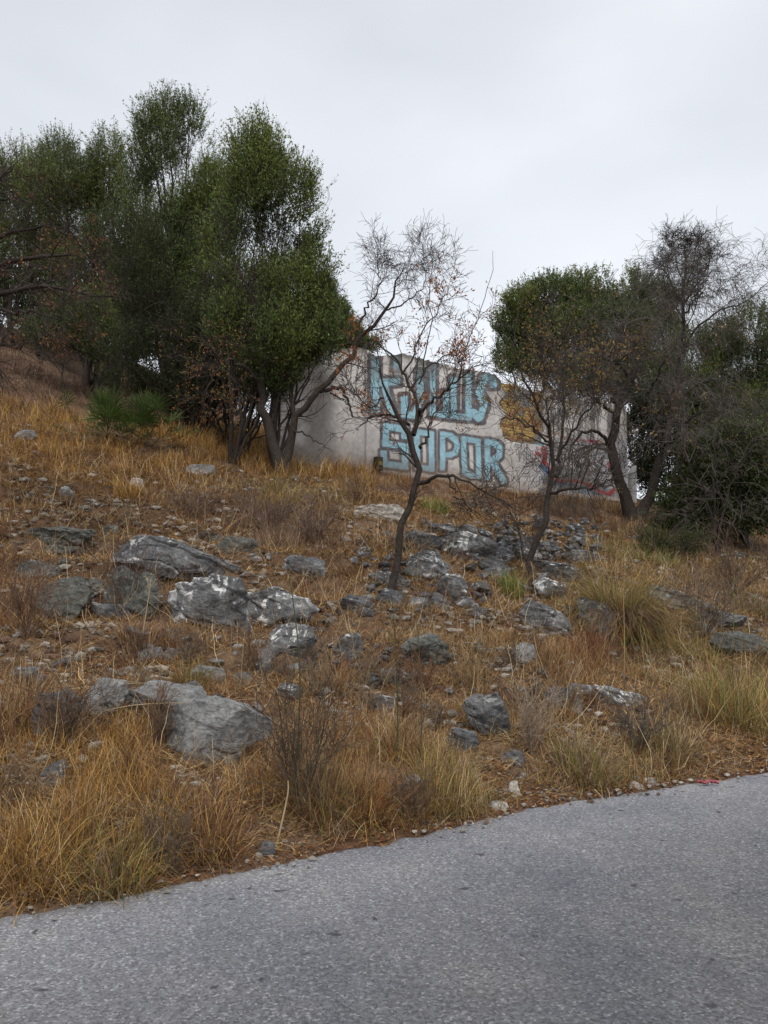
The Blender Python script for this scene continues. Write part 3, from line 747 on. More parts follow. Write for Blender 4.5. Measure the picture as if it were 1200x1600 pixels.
 ([(836, 862), (844, 846), (870, 850), (876, 866), (858, 872)], 0.9, 'rock', 'dark squared rock in the middle of the rubble heap'),
 ([(880, 872), (892, 858), (916, 862), (930, 874), (910, 884), (888, 882)], 0.8, 'rock', 'low dark rock at the right end of the rubble heap'),
 ([(1090, 966), (1100, 955), (1150, 962), (1160, 972), (1130, 978), (1096, 976)], 0.6, 'rock', 'thin slab at right beneath the long low outcrop'),
 ([(800, 1020), (812, 1006), (834, 1010), (838, 1028), (822, 1038), (804, 1034)], 0.8, 'rock_pale', 'pale cracked rock below the angular flat topped rock'),
 ([(140, 960), (150, 944), (190, 948), (200, 966), (176, 976), (148, 974)], 0.8, 'rock', 'dark rock in brush below the squared wedged rock'),
 ([(64, 862), (76, 852), (120, 856), (126, 866), (96, 872), (70, 870)], 0.6, 'rock_green', 'thin flat slab between the low rounded rock and the dull long one'),
 ([(300, 1052), (312, 1040), (346, 1046), (352, 1060), (330, 1070), (306, 1066)], 0.7, 'rock_pale', 'pale scrap of bedrock above the flat bedrock sheet'),
 ([(252, 1024), (266, 1014), (286, 1020), (282, 1034), (262, 1038)], 0.8, 'rock_pale', 'small pale slab touching the half buried rounded one'),
 ([(430, 1080), (442, 1068), (466, 1072), (470, 1086), (450, 1094), (434, 1090)], 0.8, 'rock', 'small dark rock behind the dense grey brown tuft'),
]
ROCK_FOOT = []
for k, (ol, dr, mt, lab) in enumerate(ROCKS):
    o = np.array(ol, float); w = np.ptp(o[:, 0]); h = np.ptp(o[:, 1])
    c = np.array([(o[:, 0].min() + o[:, 0].max()) / 2, (o[:, 1].min() + o[:, 1].max()) / 2])
    big = w > 35
    g = hit(c[0], o[:, 1].max() - (0.10 * h if big else 0.25 * h))
    Y = g[1]; sc = Y / F_PX
    dep = w * sc * dr
    ctr = at(c[0], c[1], Y + dep * 0.12)
    sc = ctr[1] / F_PX
    pts = [((x - c[0]) * sc * 1.08, -(y - c[1]) * sc * 1.08) for x, y in ol]
    # the unseen bottom reaches into the ground
    pts = [(x, z if z > -h * sc * 0.25 else z - h * sc * (0.04 if w > 1.7 * h else 0.15)) for x, z in pts]
    V, F_ = rock_mesh(pts, dep * 1.15, 100 + k, 6 if w > 60 else (5 if w > 30 else 4), 22, 0.5 if mt == 'rock_pale' else 1.0)
    ob = mk('rock' if w > 34 else 'stone', V, F_, M[mt], smooth=True)
    ob.location = ctr
    tag(ob, lab, 'rock' if w > 34 else 'stone')
    ROCK_FOOT.append((ctr[0], ctr[1], w * sc / 2, dep / 2))
ROCK_FOOT = np.array(ROCK_FOOT)

def rubble_stuff(name, areas, mat, label):
    VV_, FF_, o_ = [], [], 0
    for n, x0, x1, y0, y1, smin, smax, pile in areas:
        for _ in range(n):
            k = int(rng.integers(len(SMALL))); V, F_ = SMALL[k]
            g = hit(rng.uniform(x0, x1), rng.uniform(y0, y1)); s = smin * (smax / smin) ** rng.uniform(0, 1) ** 1.5
            m = np.array(Matrix.Rotation(rng.uniform(0, 6.28), 3, 'Z') @ Matrix.Rotation(rng.uniform(-.6, .6), 3, 'X'))
            VV_.append((V * np.array([s * rng.uniform(.8, 1.3), s, s * rng.uniform(.45, .9)])) @ m.T + g + np.array([0, 0, s * .08 + rng.uniform(0, pile)]))
            FF_.append(F_ + o_); o_ += len(V)
    tag(mk(name, np.concatenate(VV_), np.concatenate(FF_), M[mat]), label, 'rubble', kind='stuff')

def on_rock(x, y, m=1.0):
    r = np.zeros(x.shape, bool)
    for cx, cy, a, b in ROCK_FOOT:
        if a > 0.12:
            r |= ((x - cx) / (a * m)) ** 2 + ((y - cy) / (b * m + 0.05)) ** 2 < 1
    return r

# small stones: a handful of shapes copied many times
rng = np.random.default_rng(4)
STONE = []
for k in range(9):
    V, F_ = rock_mesh(outline_rnd(rng, 1.0, rng.uniform(0.5, 0.85)), rng.uniform(0.6, 0.95), 300 + k, 3, 12, 1.0)
    STONE.append((V, F_))
stone_proto = {}
def stone_mesh(k, mt):
    if (k, mt) not in stone_proto:
        o = mk('stone', *STONE[k], M[mt], smooth=True)
        stone_proto[(k, mt)] = o.data
        bpy.data.objects.remove(o)
    return stone_proto[(k, mt)]
def add_stone(p, s, mt, lab, group, sink=0.2):
    ob = bpy.data.objects.new('stone', stone_mesh(int(rng.integers(9)), mt))
    COL.objects.link(ob)
    ob.location = (p[0], p[1], p[2] + s * (0.3 - sink))
    ob.rotation_euler = (rng.uniform(-0.5, 0.5), rng.uniform(-0.5, 0.5), rng.uniform(0, 6.28))
    ob.scale = (s * rng.uniform(0.85, 1.3), s * rng.uniform(0.8, 1.2), s * rng.uniform(0.55, 0.95))
    tag(ob, lab.replace('SZ', 'bigger' if s > 0.14 else ('small' if s > 0.07 else 'tiny')).replace('CL', {'rock': 'dark grey', 'rock_lichen': 'lichen flecked', 'rock_pale': 'pale grey', 'rock_green': 'greenish grey', 'rock_white': 'whitish'}[mt]), 'stone', group)
def stones_in(n, x0, x1, y0, y1, smin, smax, mts, lab, group, pile=0.0):
    for _ in range(n):
        g = hit(rng.uniform(x0, x1), rng.uniform(y0, y1))
        s = smin * (smax / smin) ** rng.uniform(0, 1) ** 1.6
        g = g.copy(); g[2] += rng.uniform(0, pile)
        add_stone(g, s, mts[int(rng.integers(len(mts)))], lab, group)
stones_in(66, 780, 940, 826, 884, 0.14, 0.42, ['rock', 'rock_lichen', 'rock', 'rock_pale'], 'SZ CL broken stone in the rubble heap right of the second young tree', 'rubble heap stones', 0.22)
stones_in(56, 560, 900, 816, 940, 0.13, 0.42, ['rock', 'rock_lichen', 'rock_green'], 'SZ CL loose stone on the rocky crest below the wall', 'crest stones')
stones_in(28, 20, 350, 745, 840, 0.04, 0.16, ['rock_pale', 'rock_green', 'rock_white'], 'SZ CL flat chip of stone on the red dirt at upper left', 'stone chips on the dirt terrace')
stones_in(40, 480, 900, 930, 1080, 0.06, 0.24, ['rock', 'rock_green', 'rock_pale'], 'SZ CL stone lying in straw on the middle of the slope', 'mid slope stones')
stones_in(34, 40, 440, 880, 1110, 0.05, 0.22, ['rock_pale', 'rock', 'rock_green'], 'SZ CL stone in dry brush on the left of the slope', 'left slope stones')
stones_in(18, 820, 1190, 960, 1150, 0.05, 0.17, ['rock', 'rock_pale', 'rock_green'], 'SZ CL stone in grass on the right of the bank', 'right bank stones')
stones_in(22, 790, 930, 1205, 1255, 0.025, 0.09, ['rock_white', 'rock_pale'], 'SZ CL stone in the crumbled earth beside the road', 'roadside pale stones')
stones_in(8, 940, 1120, 1170, 1215, 0.03, 0.09, ['rock_white', 'rock_pale'], 'SZ CL pebble at the foot of the right bank', 'right roadside pebbles')
stones_in(8, 460, 720, 1215, 1300, 0.025, 0.08, ['rock_white', 'rock_pale', 'rock'], 'SZ CL pebble at the foot of the middle bank', 'middle roadside pebbles')

SMALL = []
for k in range(10):
    SMALL.append(rock_mesh(outline_rnd(rng, 1.0, rng.uniform(0.4, 0.8)), rng.uniform(0.6, 0.95), 400 + k, 2, 12, 0.9))
rubble_stuff('stone_rubble', [(230, 775, 945, 824, 886, .06, .24, .2), (300, 550, 900, 816, 960, .05, .24, 0), (170, 480, 900, 930, 1090, .04, .16, 0), (60, 900, 1190, 900, 1080, .04, .16, 0)], 'rock', 'broken grey stone rubble lying below the wall and down the middle of the slope')
rubble_stuff('stone_chips', [(60, 20, 460, 740, 860, .03, .13, 0), (160, 20, 470, 860, 1130, .04, .18, 0), (60, 560, 960, 830, 1000, .04, .14, 0), (90, 700, 1000, 1190, 1250, .02, .08, 0)], 'rock_pale', 'pale flat stone chips lying over the slope')
# gravel nobody could count
def scatter_px(n, x0, x1, y0, y1):
    """random points of the slope seen inside a picture box"""
    a = hit(x0, y1); b = hit(x1, y1); c = hit(x0, y0); d = hit(x1, y0)
    u = rng.uniform(0, 1, n); v = rng.uniform(0, 1, n)
    x = (a[0] * (1 - u) + b[0] * u) * (1 - v) + (c[0] * (1 - u) + d[0] * u) * v
    y = (a[1] * (1 - u) + b[1] * u) * (1 - v) + (c[1] * (1 - u) + d[1] * u) * v
    return x, y
V0, F0 = ICO[2] if False else ico(1)
xs, ys = rng.uniform(-8, 9, 130000), rng.uniform(3.2, 17, 130000)
dens = fbm(p3(xs * 0.9, ys * 0.9), 3, 66)
s_ = edge_s(xs, ys)
keep = (s_ > 0.02 - 0.25 * rng.uniform(0, 1, len(xs)) ** 3) & (dens > 0.5 - 0.25 * (s_ < 0.35)) & (rng.uniform(0, 1, len(xs)) < np.clip(1.6 - ys / 9, 0.12, 1)) & ~on_rock(xs, ys)
xs, ys = xs[keep][:34000], ys[keep][:34000]
ngr = len(xs)
sz = 0.006 * (7.5 ** (rng.uniform(0, 1, ngr) ** 1.5)) * (0.8 + ys / 16) * (0.42 + 0.58 * sstep(0.25, 1.2, edge_s(xs, ys)))
R_ = rng.uniform(0.6, 1.3, (ngr, len(V0), 1))
gv = V0[None] * R_ * sz[:, None, None] * np.array([1.2, 1, 0.6])
gp = np.stack([xs, ys, np.where(edge_s(xs, ys) < 0.06, 0.008, H(xs, ys)) + sz * 0.3], -1)[:, None]
gc = np.where(rng.uniform(0, 1, (ngr, 1)) > 0.35, np.array([[0.26, 0.24, 0.21]]), np.array([[0.11, 0.07, 0.05]])) * rng.uniform(0.5, 1.6, (ngr, 1))
gr = mk('gravel', (gv + gp).reshape(-1, 3), (F0[None] + (np.arange(ngr) * len(V0))[:, None, None]).reshape(-1, 3), M['litter'], col=np.repeat(gc, len(V0), 0), smooth=False)
tag(gr, 'loose gravel and earth crumbs scattered over the slope', 'gravel', kind='stuff')

# ------------------------------------------------------------------ grass blades
def blades(P, hgt, head, lean, curl, wid, colr, K=4, tipc=1.15):
    """ribbons growing from P; heading, lean and curl in radians; returns verts, faces, colours"""
    n = len(P)
    t = np.linspace(0, 1, K)
    ang = lean[:, None] + curl[:, None] * t[None]              # angle off vertical along the blade
    ang = ang + np.cumsum(rng.normal(0, 0.20, ang.shape), 1) * (t[None] > 0)
    ds = (hgt / (K - 1))[:, None]
    hx = np.cumsum(np.concatenate([np.zeros((n, 1)), np.sin(ang[:, :-1]) * ds], 1), 1)
    hz = np.cumsum(np.concatenate([np.zeros((n, 1)), np.cos(ang[:, :-1]) * ds], 1), 1)
    cx, sx = np.cos(head)[:, None], np.sin(head)[:, None]
    side = rng.normal(0, 0.14, (n, 1)) * hgt[:, None] * t[None] ** 2
    C = np.stack([P[:, 0:1] + hx * cx - side * sx, P[:, 1:2] + hx * sx + side * cx, P[:, 2:3] + hz], -1)
    fa = rng.uniform(0, math.pi, n)
    wv = np.stack([np.cos(fa), np.sin(fa), np.zeros(n)], -1)[:, None] * (wid[:, None] * (1 - 0.75 * t[None]))[..., None] * 0.5
    L = C - wv; R = C + wv
    V = np.concatenate([L, R[:, :]], 1)                        # K left then K right
    b = (np.arange(n) * 2 * K)[:, None, None]
    q = np.stack([np.stack([k * np.ones(1, int), np.full(1, k + 1), np.full(1, k + 1 + K), np.full(1, k + K)], -1)[0] for k in range(K - 1)])
    F_ = (q[None] + b).reshape(-1, 4)
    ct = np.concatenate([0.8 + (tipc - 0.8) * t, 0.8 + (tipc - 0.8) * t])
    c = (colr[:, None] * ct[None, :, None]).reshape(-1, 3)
    return V.reshape(-1, 3), F_, c

PAL = {'gold': [(0.6, 0.36, 0.1), (0.44, 0.24, 0.06), (0.72, 0.5, 0.2), (0.26, 0.13, 0.04), (0.14, 0.08, 0.035), (0.34, 0.17, 0.055)],
       'straw': [(0.5, 0.35, 0.17), (0.34, 0.22, 0.11), (0.7, 0.56, 0.34), (0.13, 0.075, 0.04), (0.25, 0.13, 0.06), (0.4, 0.3, 0.19)],
       'russet': [(0.38, 0.17, 0.065), (0.26, 0.115, 0.045), (0.55, 0.35, 0.17), (0.11, 0.055, 0.03), (0.34, 0.23, 0.13)],
       'purple': [(0.24, 0.16, 0.12), (0.17, 0.115, 0.09), (0.34, 0.24, 0.17), (0.28, 0.17, 0.11), (0.1, 0.07, 0.055)],
       'green': [(0.2, 0.23, 0.06), (0.32, 0.3, 0.09), (0.13, 0.15, 0.045), (0.46, 0.37, 0.14), (0.28, 0.2, 0.09)],
       'bright': [(0.14, 0.24, 0.05), (0.1, 0.17, 0.04), (0.22, 0.3, 0.08), (0.24, 0.2, 0.08)]}
def pal(name, n):
    p = np.array(PAL[name]); return p[rng.integers(0, len(p), n)] * rng.uniform(0.65, 1.35, (n, 1))

def field(xs, ys, kind_w, hscale, wmin=0.0025):
    n = len(xs)
    z = H(xs, ys)
    names = list(kind_w)
    W = np.stack([kind_w[k] for k in names], 1); W = W / W.sum(1, keepdims=True)
    pick = (np.cumsum(W, 1) < rng.uniform(0, 1, (n, 1))).sum(1).clip(0, len(names) - 1)
    col = np.zeros((n, 3))
    for k, nm in enumerate(names):
        m = pick == k; col[m] = pal(nm, m.sum())
    hg = hscale * rng.uniform(0.45, 1.25, n)
    flat = rng.uniform(0, 1, n) < 0.42                           # fallen straw
    lean = np.where(flat, rng.uniform(0.9, 1.5, n), np.abs(rng.normal(0.25, 0.3, n)))
    curl = np.where(flat, rng.normal(0.1, 0.4, n), rng.normal(0.5, 0.5, n))
    wid = wmin * (0.7 + ys / 7) * rng.uniform(0.6, 1.6, n)
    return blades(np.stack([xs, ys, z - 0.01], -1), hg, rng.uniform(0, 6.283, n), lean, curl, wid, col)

# colour zones of the slope, given as picture areas and turned into places on the ground
ZONES = [  # px, py, radius m, kind, weight, height, density
 (20, 1330, 1.0, 'gold', 5, 0.34, 2.2), (120, 1300, 0.9, 'gold', 5, 0.34, 2.2), (200, 1240, 0.8, 'gold', 5, 0.36, 2.0), (60, 1220, 0.9, 'gold', 4, 0.3, 1.8), (260, 1300, 0.7, 'gold', 2, 0.3, 1.6),
 (330, 1280, 0.7, 'russet', 4, 0.36, 1.6), (440, 1250, 0.7, 'straw', 3, 0.34, 1.5), (540, 1200, 0.8, 'russet', 4, 0.42, 1.8), (480, 1150, 0.8, 'russet', 3, 0.3, 1.4),
 (700, 1230, 0.8, 'green', 2, 0.3, 1.4), (760, 1210, 0.7, 'straw', 3, 0.26, 1.2), (900, 1170, 0.8, 'green', 1.5, 0.25, 1.0), (640, 1120, 0.9, 'straw', 3, 0.24, 1.2),
 (30, 1050, 1.0, 'russet', 2.5, 0.3, 1.3), (20, 900, 1.2, 'russet', 3, 0.32, 1.3), (100, 1150, 0.8, 'russet', 2, 0.18, 1.0), (350, 1060, 0.8, 'russet', 3, 0.16, 1.0), (290, 1010, 0.5, 'russet', 3, 0.3, 1.4),
 (70, 710, 2.0, 'gold', 6, 0.4, 1.6), (150, 690, 2.0, 'gold', 6, 0.4, 1.6), (300, 690, 2.4, 'gold', 7, 0.5, 2.0), (360, 670, 2.2, 'gold', 6, 0.5, 2.0), (200, 740, 1.6, 'gold', 5, 0.4, 1.5), (480, 735, 1.8, 'gold', 5, 0.45, 1.8), (540, 745, 1.4, 'gold', 4, 0.45, 1.6), (20, 650, 1.8, 'gold', 6, 0.4, 1.5), (60, 585, 4, 'purple', 14, 0.3, 1.6), (20, 545, 4, 'purple', 14, 0.3, 1.6), (160, 620, 3, 'purple', 10, 0.25, 1.2), (260, 640, 3, 'purple', 8, 0.25, 1.2),
 (430, 780, 1.2, 'green', 5, 0.35, 1.6), (470, 780, 1.0, 'green', 4, 0.35, 1.5), (440, 830, 1.4, 'purple', 6, 0.34, 1.7), (400, 800, 1.2, 'purple', 4, 0.3, 1.4), (480, 830, 1.4, 'purple', 5, 0.35, 1.6), (300, 790, 1.2, 'purple', 3, 0.25, 0.9),
 (540, 800, 1.2, 'straw', 3, 0.3, 1.2), (700, 775, 2.5, 'russet', 3, 0.18, 0.8), (850, 790, 2.5, 'russet', 3, 0.2, 0.8), (960, 800, 2.0, 'straw', 3, 0.25, 1.0),
 (100, 780, 1.5, 'russet', 1, 0.1, 0.15), (220, 800, 1.4, 'russet', 1, 0.12, 0.25), (330, 770, 1.2, 'straw', 1, 0.15, 0.4), (60, 745, 0.9, 'russet', 1, 0.08, 0.05),
 (560, 960, 0.9, 'straw', 2, 0.14, 0.7), (620, 1000, 1.2, 'straw', 3, 0.2, 1.0), (740, 1010, 1.2, 'straw', 3, 0.2, 0.9), (780, 1060, 1.2, 'straw', 4, 0.26, 1.3), (880, 1040, 1.2, 'russet', 3, 0.25, 1.1),
 (900, 1000, 0.9, 'russet', 5, 0.35, 1.4), (960, 1060, 0.5, 'russet', 1, 0.1, 0.3), (1060, 1060, 1.2, 'straw', 3, 0.28, 1.3), (1140, 1060, 1.2, 'green', 5, 0.34, 1.7), (1180, 1020, 1.4, 'green', 5, 0.36, 1.7), (1160, 1120, 1.0, 'green', 2, 0.3, 1.2), (1060, 1140, 0.9, 'purple', 3, 0.28, 1.3),
 (960, 1140, 0.9, 'straw', 2, 0.22, 1.0), (1100, 930, 2.5, 'purple', 4, 0.2, 1.0), (1180, 920, 2.5, 'purple', 4, 0.25, 1.0), (1000, 880, 1.6, 'green', 3, 0.3, 1.2), (1100, 880, 2.5, 'green', 2.5, 0.25, 1.0), (700, 880, 1.4, 'russet', 1, 0.1, 0.3), (850, 870, 1.6, 'russet', 1, 0.1, 0.2), (840, 1220, 0.5, 'straw', 1, 0.08, 0.4)] + [(x, y, r, 'russet', 0.4, 0.08, 0.0) for x, y, r in ((600, 850, 1.1), (700, 850, 1.3), (780, 880, 1.2), (700, 920, 1.0), (640, 920, .9), (850, 860, 1.4), (760, 940, .9), (870, 930, 1), (240, 1075, .7), (150, 1080, .7), (200, 1030, .6), (300, 890, .9), (110, 890, 1.0), (350, 1010, .6), (440, 1010, .6), (540, 1000, .6), (420, 920, .9), (480, 1080, .5), (200, 860, .9), (640, 1060, .5), (810, 970, .7), (740, 1120, .5), (330, 1200, .45), (330, 1200, .45), (290, 1215, .35), (350, 1190, .4), (770, 1165, .35))]
ZP = np.array([hit(z[0], z[1])[:2] for z in ZONES])
KINDS = ['gold', 'straw', 'russet', 'purple', 'green', 'bright']
def zone_eval(x, y):
    w = {k: np.full(x.shape, 0.0) for k in KINDS}
    w['straw'] += 0.25; w['russet'] += 0.22; w['purple'] += 0.06
    n = sstep(0.35, 0.65, fbm(p3(x * 1.4, y * 1.4), 3, 140)); w['russet'] += 0.3 * n; w['straw'] += 0.3 * (1 - n)
    hs = np.full(x.shape, 0.16) * 0.5; ds = np.full(x.shape, 0.5) * 0.8; ww = np.full(x.shape, 0.5)
    for (px, py, r, kd, wt, hh, dd), (cx, cy) in zip(ZONES, ZP):
        g = np.exp(-((x - cx) ** 2 + (y - cy) ** 2) / (r * 0.75) ** 2)
        k_ = 1.3 if dd == 0.0 else 1.0; w[kd] += wt * g * 0.6; hs += hh * g * k_; ds += dd * g * k_; ww += g * k_
    return w, hs / ww, ds / ww

def make_field(name, n, x0, x1, y0, y1, wmin, label, hmul=1.0, clump=2.4):
    x = rng.uniform(x0, x1, n); y = rng.uniform(y0, y1, n)
    # only ground the photographer could nearly see
    ok = (np.abs(x) < 0.62 * y + 1.6) & (edge_s(x, y) > 0.03)
    x, y = x[ok], y[ok]
    w, hs, ds = zone_eval(x, y)
    cl = fbm(p3(x * clump, y * clump), 3, 150)
    p = ds / 2.2 * (0.2 + 1.6 * sstep(0.38, 0.66, cl)) * sstep(0.0, 0.3, edge_s(x, y) + (cl - 0.5) * 0.8)
    ok = (rng.uniform(0, 1, len(x)) < p) & ~on_rock(x, y, 0.95)
    x, y = x[ok], y[ok]; hs = hs[ok] * hmul * 0.85 * (0.5 + sstep(0.35, 0.7, cl[ok])); w = {k: v[ok] for k, v in w.items()}
    V, F_, c = field(x, y, w, hs, wmin)
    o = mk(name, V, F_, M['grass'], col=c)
    tag(o, label, 'grass', kind='stuff')
    print(name, len(x))
make_field('dry_grass', 420000, -6, 8, 3.3, 9.5, 0.0022, 'dry golden and brown grass growing thickly on the roadside bank', hmul=0.84)
make_field('hill_grass', 420000, -16, 18, 9.5, 24, 0.0028, 'dry yellow grass on the upper slope below the trees')
make_field('far_grass', 60000, -26, 26, 24, 46, 0.004, 'sparse dry grass on the hill behind the trees')

n = 22000; x = rng.uniform(-7, 9, n); y = rng.uniform(3.4, 14, n)
ok = (edge_s(x, y) > 0.15) & (np.abs(x) < 0.6 * y + 1.2) & (fbm(p3(x * 1.3, y * 1.3), 3, 170) > 0.42); x, y = x[ok], y[ok]; n = len(x)
V, F_, c = blades(np.stack([x, y, H(x, y)], -1), rng.uniform(0.2, 0.6, n), rng.uniform(0, 6.28, n), rng.uniform(0.1, 1.4, n), rng.normal(0.4, 0.6, n), 0.0028 + 0.0003 * y * rng.uniform(0.5, 1.2, n), pal('straw', n) * 1.35, 6)
tag(mk('straw_stalks', V, F_, M['grass'], col=c), 'long pale straw stalks sticking out of the dry grass', 'straw', kind='stuff')

# fallen straw and litter: short flat pieces
def litter(name, n, x0, x1, y0, y1, cond, ln, cols, label):
    x = rng.uniform(x0, x1, n); y = rng.uniform(y0, y1, n)
    ok = cond(x, y) & (np.abs(x) < 0.6 * y + 1.5); x, y = x[ok], y[ok]; n = len(x)
    p = np.array(cols)[rng.integers(0, len(cols), n)] * rng.uniform(0.6, 1.3, (n, 1))
    L = ln * rng.uniform(0.4, 1.4, n)
    z = H(x, y) + 0.008 + rng.uniform(0, 0.03, n) * (edge_s(x, y) > 0.15) + 0.006
    V, F_, c = blades(np.stack([x, y, z], -1), L, rng.uniform(0, 6.28, n), rng.uniform(1.15, 1.6, n), rng.normal(0, 0.5, n), (0.003 + 0.0004 * y) * rng.uniform(0.5, 1.5, n) * (3 if ln < 0.05 else 1), p, 3)
    tag(mk(name, V, F_, M['litter'], col=c), label, 'litter', kind='stuff')
litter('straw_litter', 420000, -8, 10, 3.3, 16, lambda x, y: (edge_s(x, y) > 0.08) & (fbm(p3(x * 1.8, y * 1.8), 3, 160) > 0.30), 0.15, PAL['straw'] + PAL['russet'] + PAL['gold'], 'fallen broken straw lying on the slope')
litter('leaf_litter', 200000, -4, 8, 2.5, 11, lambda x, y: (edge_s(x, y) > -0.04 - 0.22 * rng.uniform(0, 1, len(x)) ** 4) & (edge_s(x, y) < 0.5), 0.035, [(0.22, 0.09, 0.035), (0.3, 0.15, 0.06), (0.16, 0.07, 0.03), (0.4, 0.26, 0.12)], 'reddish fallen leaves and crumbs along the edge of the asphalt')

# ------------------------------------------------------------------ tussocks, shrubs and stalks (single plants)
def tussock(px, py, wpx, hpx, kinds, n, label, group=None, droop=0.9, name='grass_tussock', wmul=1.0, spread=0.62):
    g = hit(px, py); sc = g[1] / F_PX; R = wpx * sc / 2; Hh = hpx * sc
    a = rng.uniform(0, 6.28, n); r = R * spread * np.sqrt(rng.uniform(0, 1, n))
    x = r * np.cos(a); y = r * np.sin(a)
    z = H(g[0] + x, g[1] + y) - g[2] - 0.01
    hd = a + rng.normal(0, 1.1, n)
    L = Hh * rng.uniform(0.3, 1.15, n) * (1 + 0.25 * droop)
    k = rng.integers(0, len(kinds), n); col = np.zeros((n, 3))
    for q, kd in enumerate(kinds): col[k == q] = pal(kd, (k == q).sum())
    wid = (0.0028 + 0.00035 * g[1]) * rng.uniform(0.6, 1.5, n) * wmul
    V, F_, c = blades(np.stack([x, y, z], -1), L, hd, np.abs(rng.normal(0.2, 0.42, n)) + 0.25 * r / max(R * spread, 1e-6), rng.normal(droop, 0.75, n), wid, col, 6)
    root = empty(name, g)
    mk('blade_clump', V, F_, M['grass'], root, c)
    tag(root, label, 'grass tuft', group)
    return root, g, R, Hh
# the big drooping tussock
root, g, R, Hh = tussock(970, 985, 140, 92, ['green', 'green', 'purple', 'gold'], 3000, 'big drooping tussock of esparto grass, green on top, on the right of the slope', droop=1.8, spread=0.5)
n = 1900; a = rng.uniform(0, 6.28, n); r = R * 0.45 * np.sqrt(rng.uniform(0, 1, n))
V, F_, c = blades(np.stack([r * np.cos(a), r * np.sin(a), 0.05 + rng.uniform(0, 0.15, n)], -1), Hh * rng.uniform(0.5, 0.85, n), a, rng.uniform(0.7, 1.2, n), rng.uniform(1.2, 1.9, n), 0.007 * rng.uniform(0.6, 1.4, n), pal('purple', n) * 0.9, 7)
mk('dead_skirt', V, F_, M['grass'], root, c)
T1 = 'tufts of dry grass on the bank'
TUF = [
 (500, 1275, 90, 190, ['purple', 'russet', 'green'], 900, 'dense dark grey brown tuft near the road, left of the russet stalks', 0.7),
 (570, 1275, 80, 170, ['russet', 'russet', 'gold'], 700, 'tall upright russet tuft near the road in the middle', 0.35),
 (520, 1080, 40, 100, ['russet', 'straw'], 350, 'narrow russet tuft beside the wedge shaped rock', 0.3),
 (300, 1075, 70, 90, ['russet', 'russet', 'bright'], 500, 'russet tuft with green heart below the lichen capped boulder', 0.6),
 (915, 1215, 120, 120, ['straw', 'purple', 'green'], 1000, 'round dry bush of fine grass near the road right of the middle', 0.7),
 (1040, 1180, 110, 120, ['purple', 'straw', 'green'], 800, 'spiky dark brown tuft on the right bank', 0.5),
 (1145, 1130, 150, 190, ['green', 'gold', 'green', 'purple'], 800, 'tall yellow green clump at the right end of the bank', 0.45),
 (800, 930, 50, 70, ['bright', 'green'], 450, 'bright green tuft at the foot of the second young tree', 0.6),
 (905, 1045, 80, 90, ['russet', 'russet'], 500, 'reddish brown tuft left below the drooping tussock', 0.8),
 (690, 1260, 110, 130, ['green', 'straw', 'gold'], 800, 'greenish straw tuft right of the pointed stone', 0.6),
 (440, 800, 80, 70, ['green', 'gold'], 900, 'yellow green soft tuft below the forked tree', 0.9),
 (430, 860, 110, 80, ['purple', 'purple', 'straw'], 900, 'purple brown fine tuft left of the dark flat faced rock', 0.6),
 (680, 800, 60, 45, ['bright', 'green'], 500, 'small green bush at the foot of the wall behind the young bare tree', 0.7),
 (235, 1320, 80, 110, ['gold', 'gold', 'straw'], 700, 'golden upright tuft below the smooth boulder', 0.3),
 (330, 1330, 120, 150, ['russet', 'gold', 'purple'], 1000, 'thick russet tuft at the road edge left of the middle', 0.6),
 (60, 1370, 180, 190, ['gold', 'gold', 'straw'], 1400, 'large golden clump at the left corner by the road', 0.8),
 (180, 1380, 160, 160, ['gold', 'green', 'purple'], 1200, 'yellow olive clump second from the left corner', 0.9),
 (20, 1130, 110, 170, ['russet', 'straw'], 700, 'brown tuft at the left edge half way up', 0.7),
 (10, 960, 90, 130, ['russet', 'purple'], 700, 'brown tuft at the left edge beside the stepped block', 0.6),
 (220, 1010, 120, 90, ['purple', 'russet'], 700, 'low brown brush in front of the greenish blocks', 0.7),
 (1020, 880, 110, 60, ['bright', 'green', 'straw'], 700, 'green bushy grass at right below the big tree', 0.8),
 (950, 870, 80, 60, ['straw', 'green'], 600, 'straw coloured tuft behind the drooping tussock', 0.7),
 (200, 780, 60, 60, ['gold'], 450, 'golden tuft on the dirt below the fan palm', 0.8),
 (120, 1290, 120, 120, ['gold', 'straw'], 900, 'golden tuft above the left corner clump', 0.8),
 (760, 1140, 80, 90, ['straw', 'straw', 'green'], 450, 'thin straw tuft before the rounded boulder', 0.5),
 (620, 1170, 110, 100, ['straw', 'russet'], 600, 'loose straw tuft in the middle of the lower bank', 0.7),
 (1190, 960, 110, 80, ['purple', 'green'], 600, 'dull tuft at the right edge half way up', 0.7),
 (870, 1110, 90, 80, ['straw', 'russet'], 450, 'straw tuft before the low ledge', 0.6),
 (790, 1010, 70, 60, ['straw', 'gold'], 350, 'straw tuft below the angular flat topped rock', 0.7),
]
for px, py, w, h, kd, n, lab, dr in TUF:
    tussock(px, py, w * 1.05, h * 0.5, kd, int(n * 1.0), lab, None, dr)

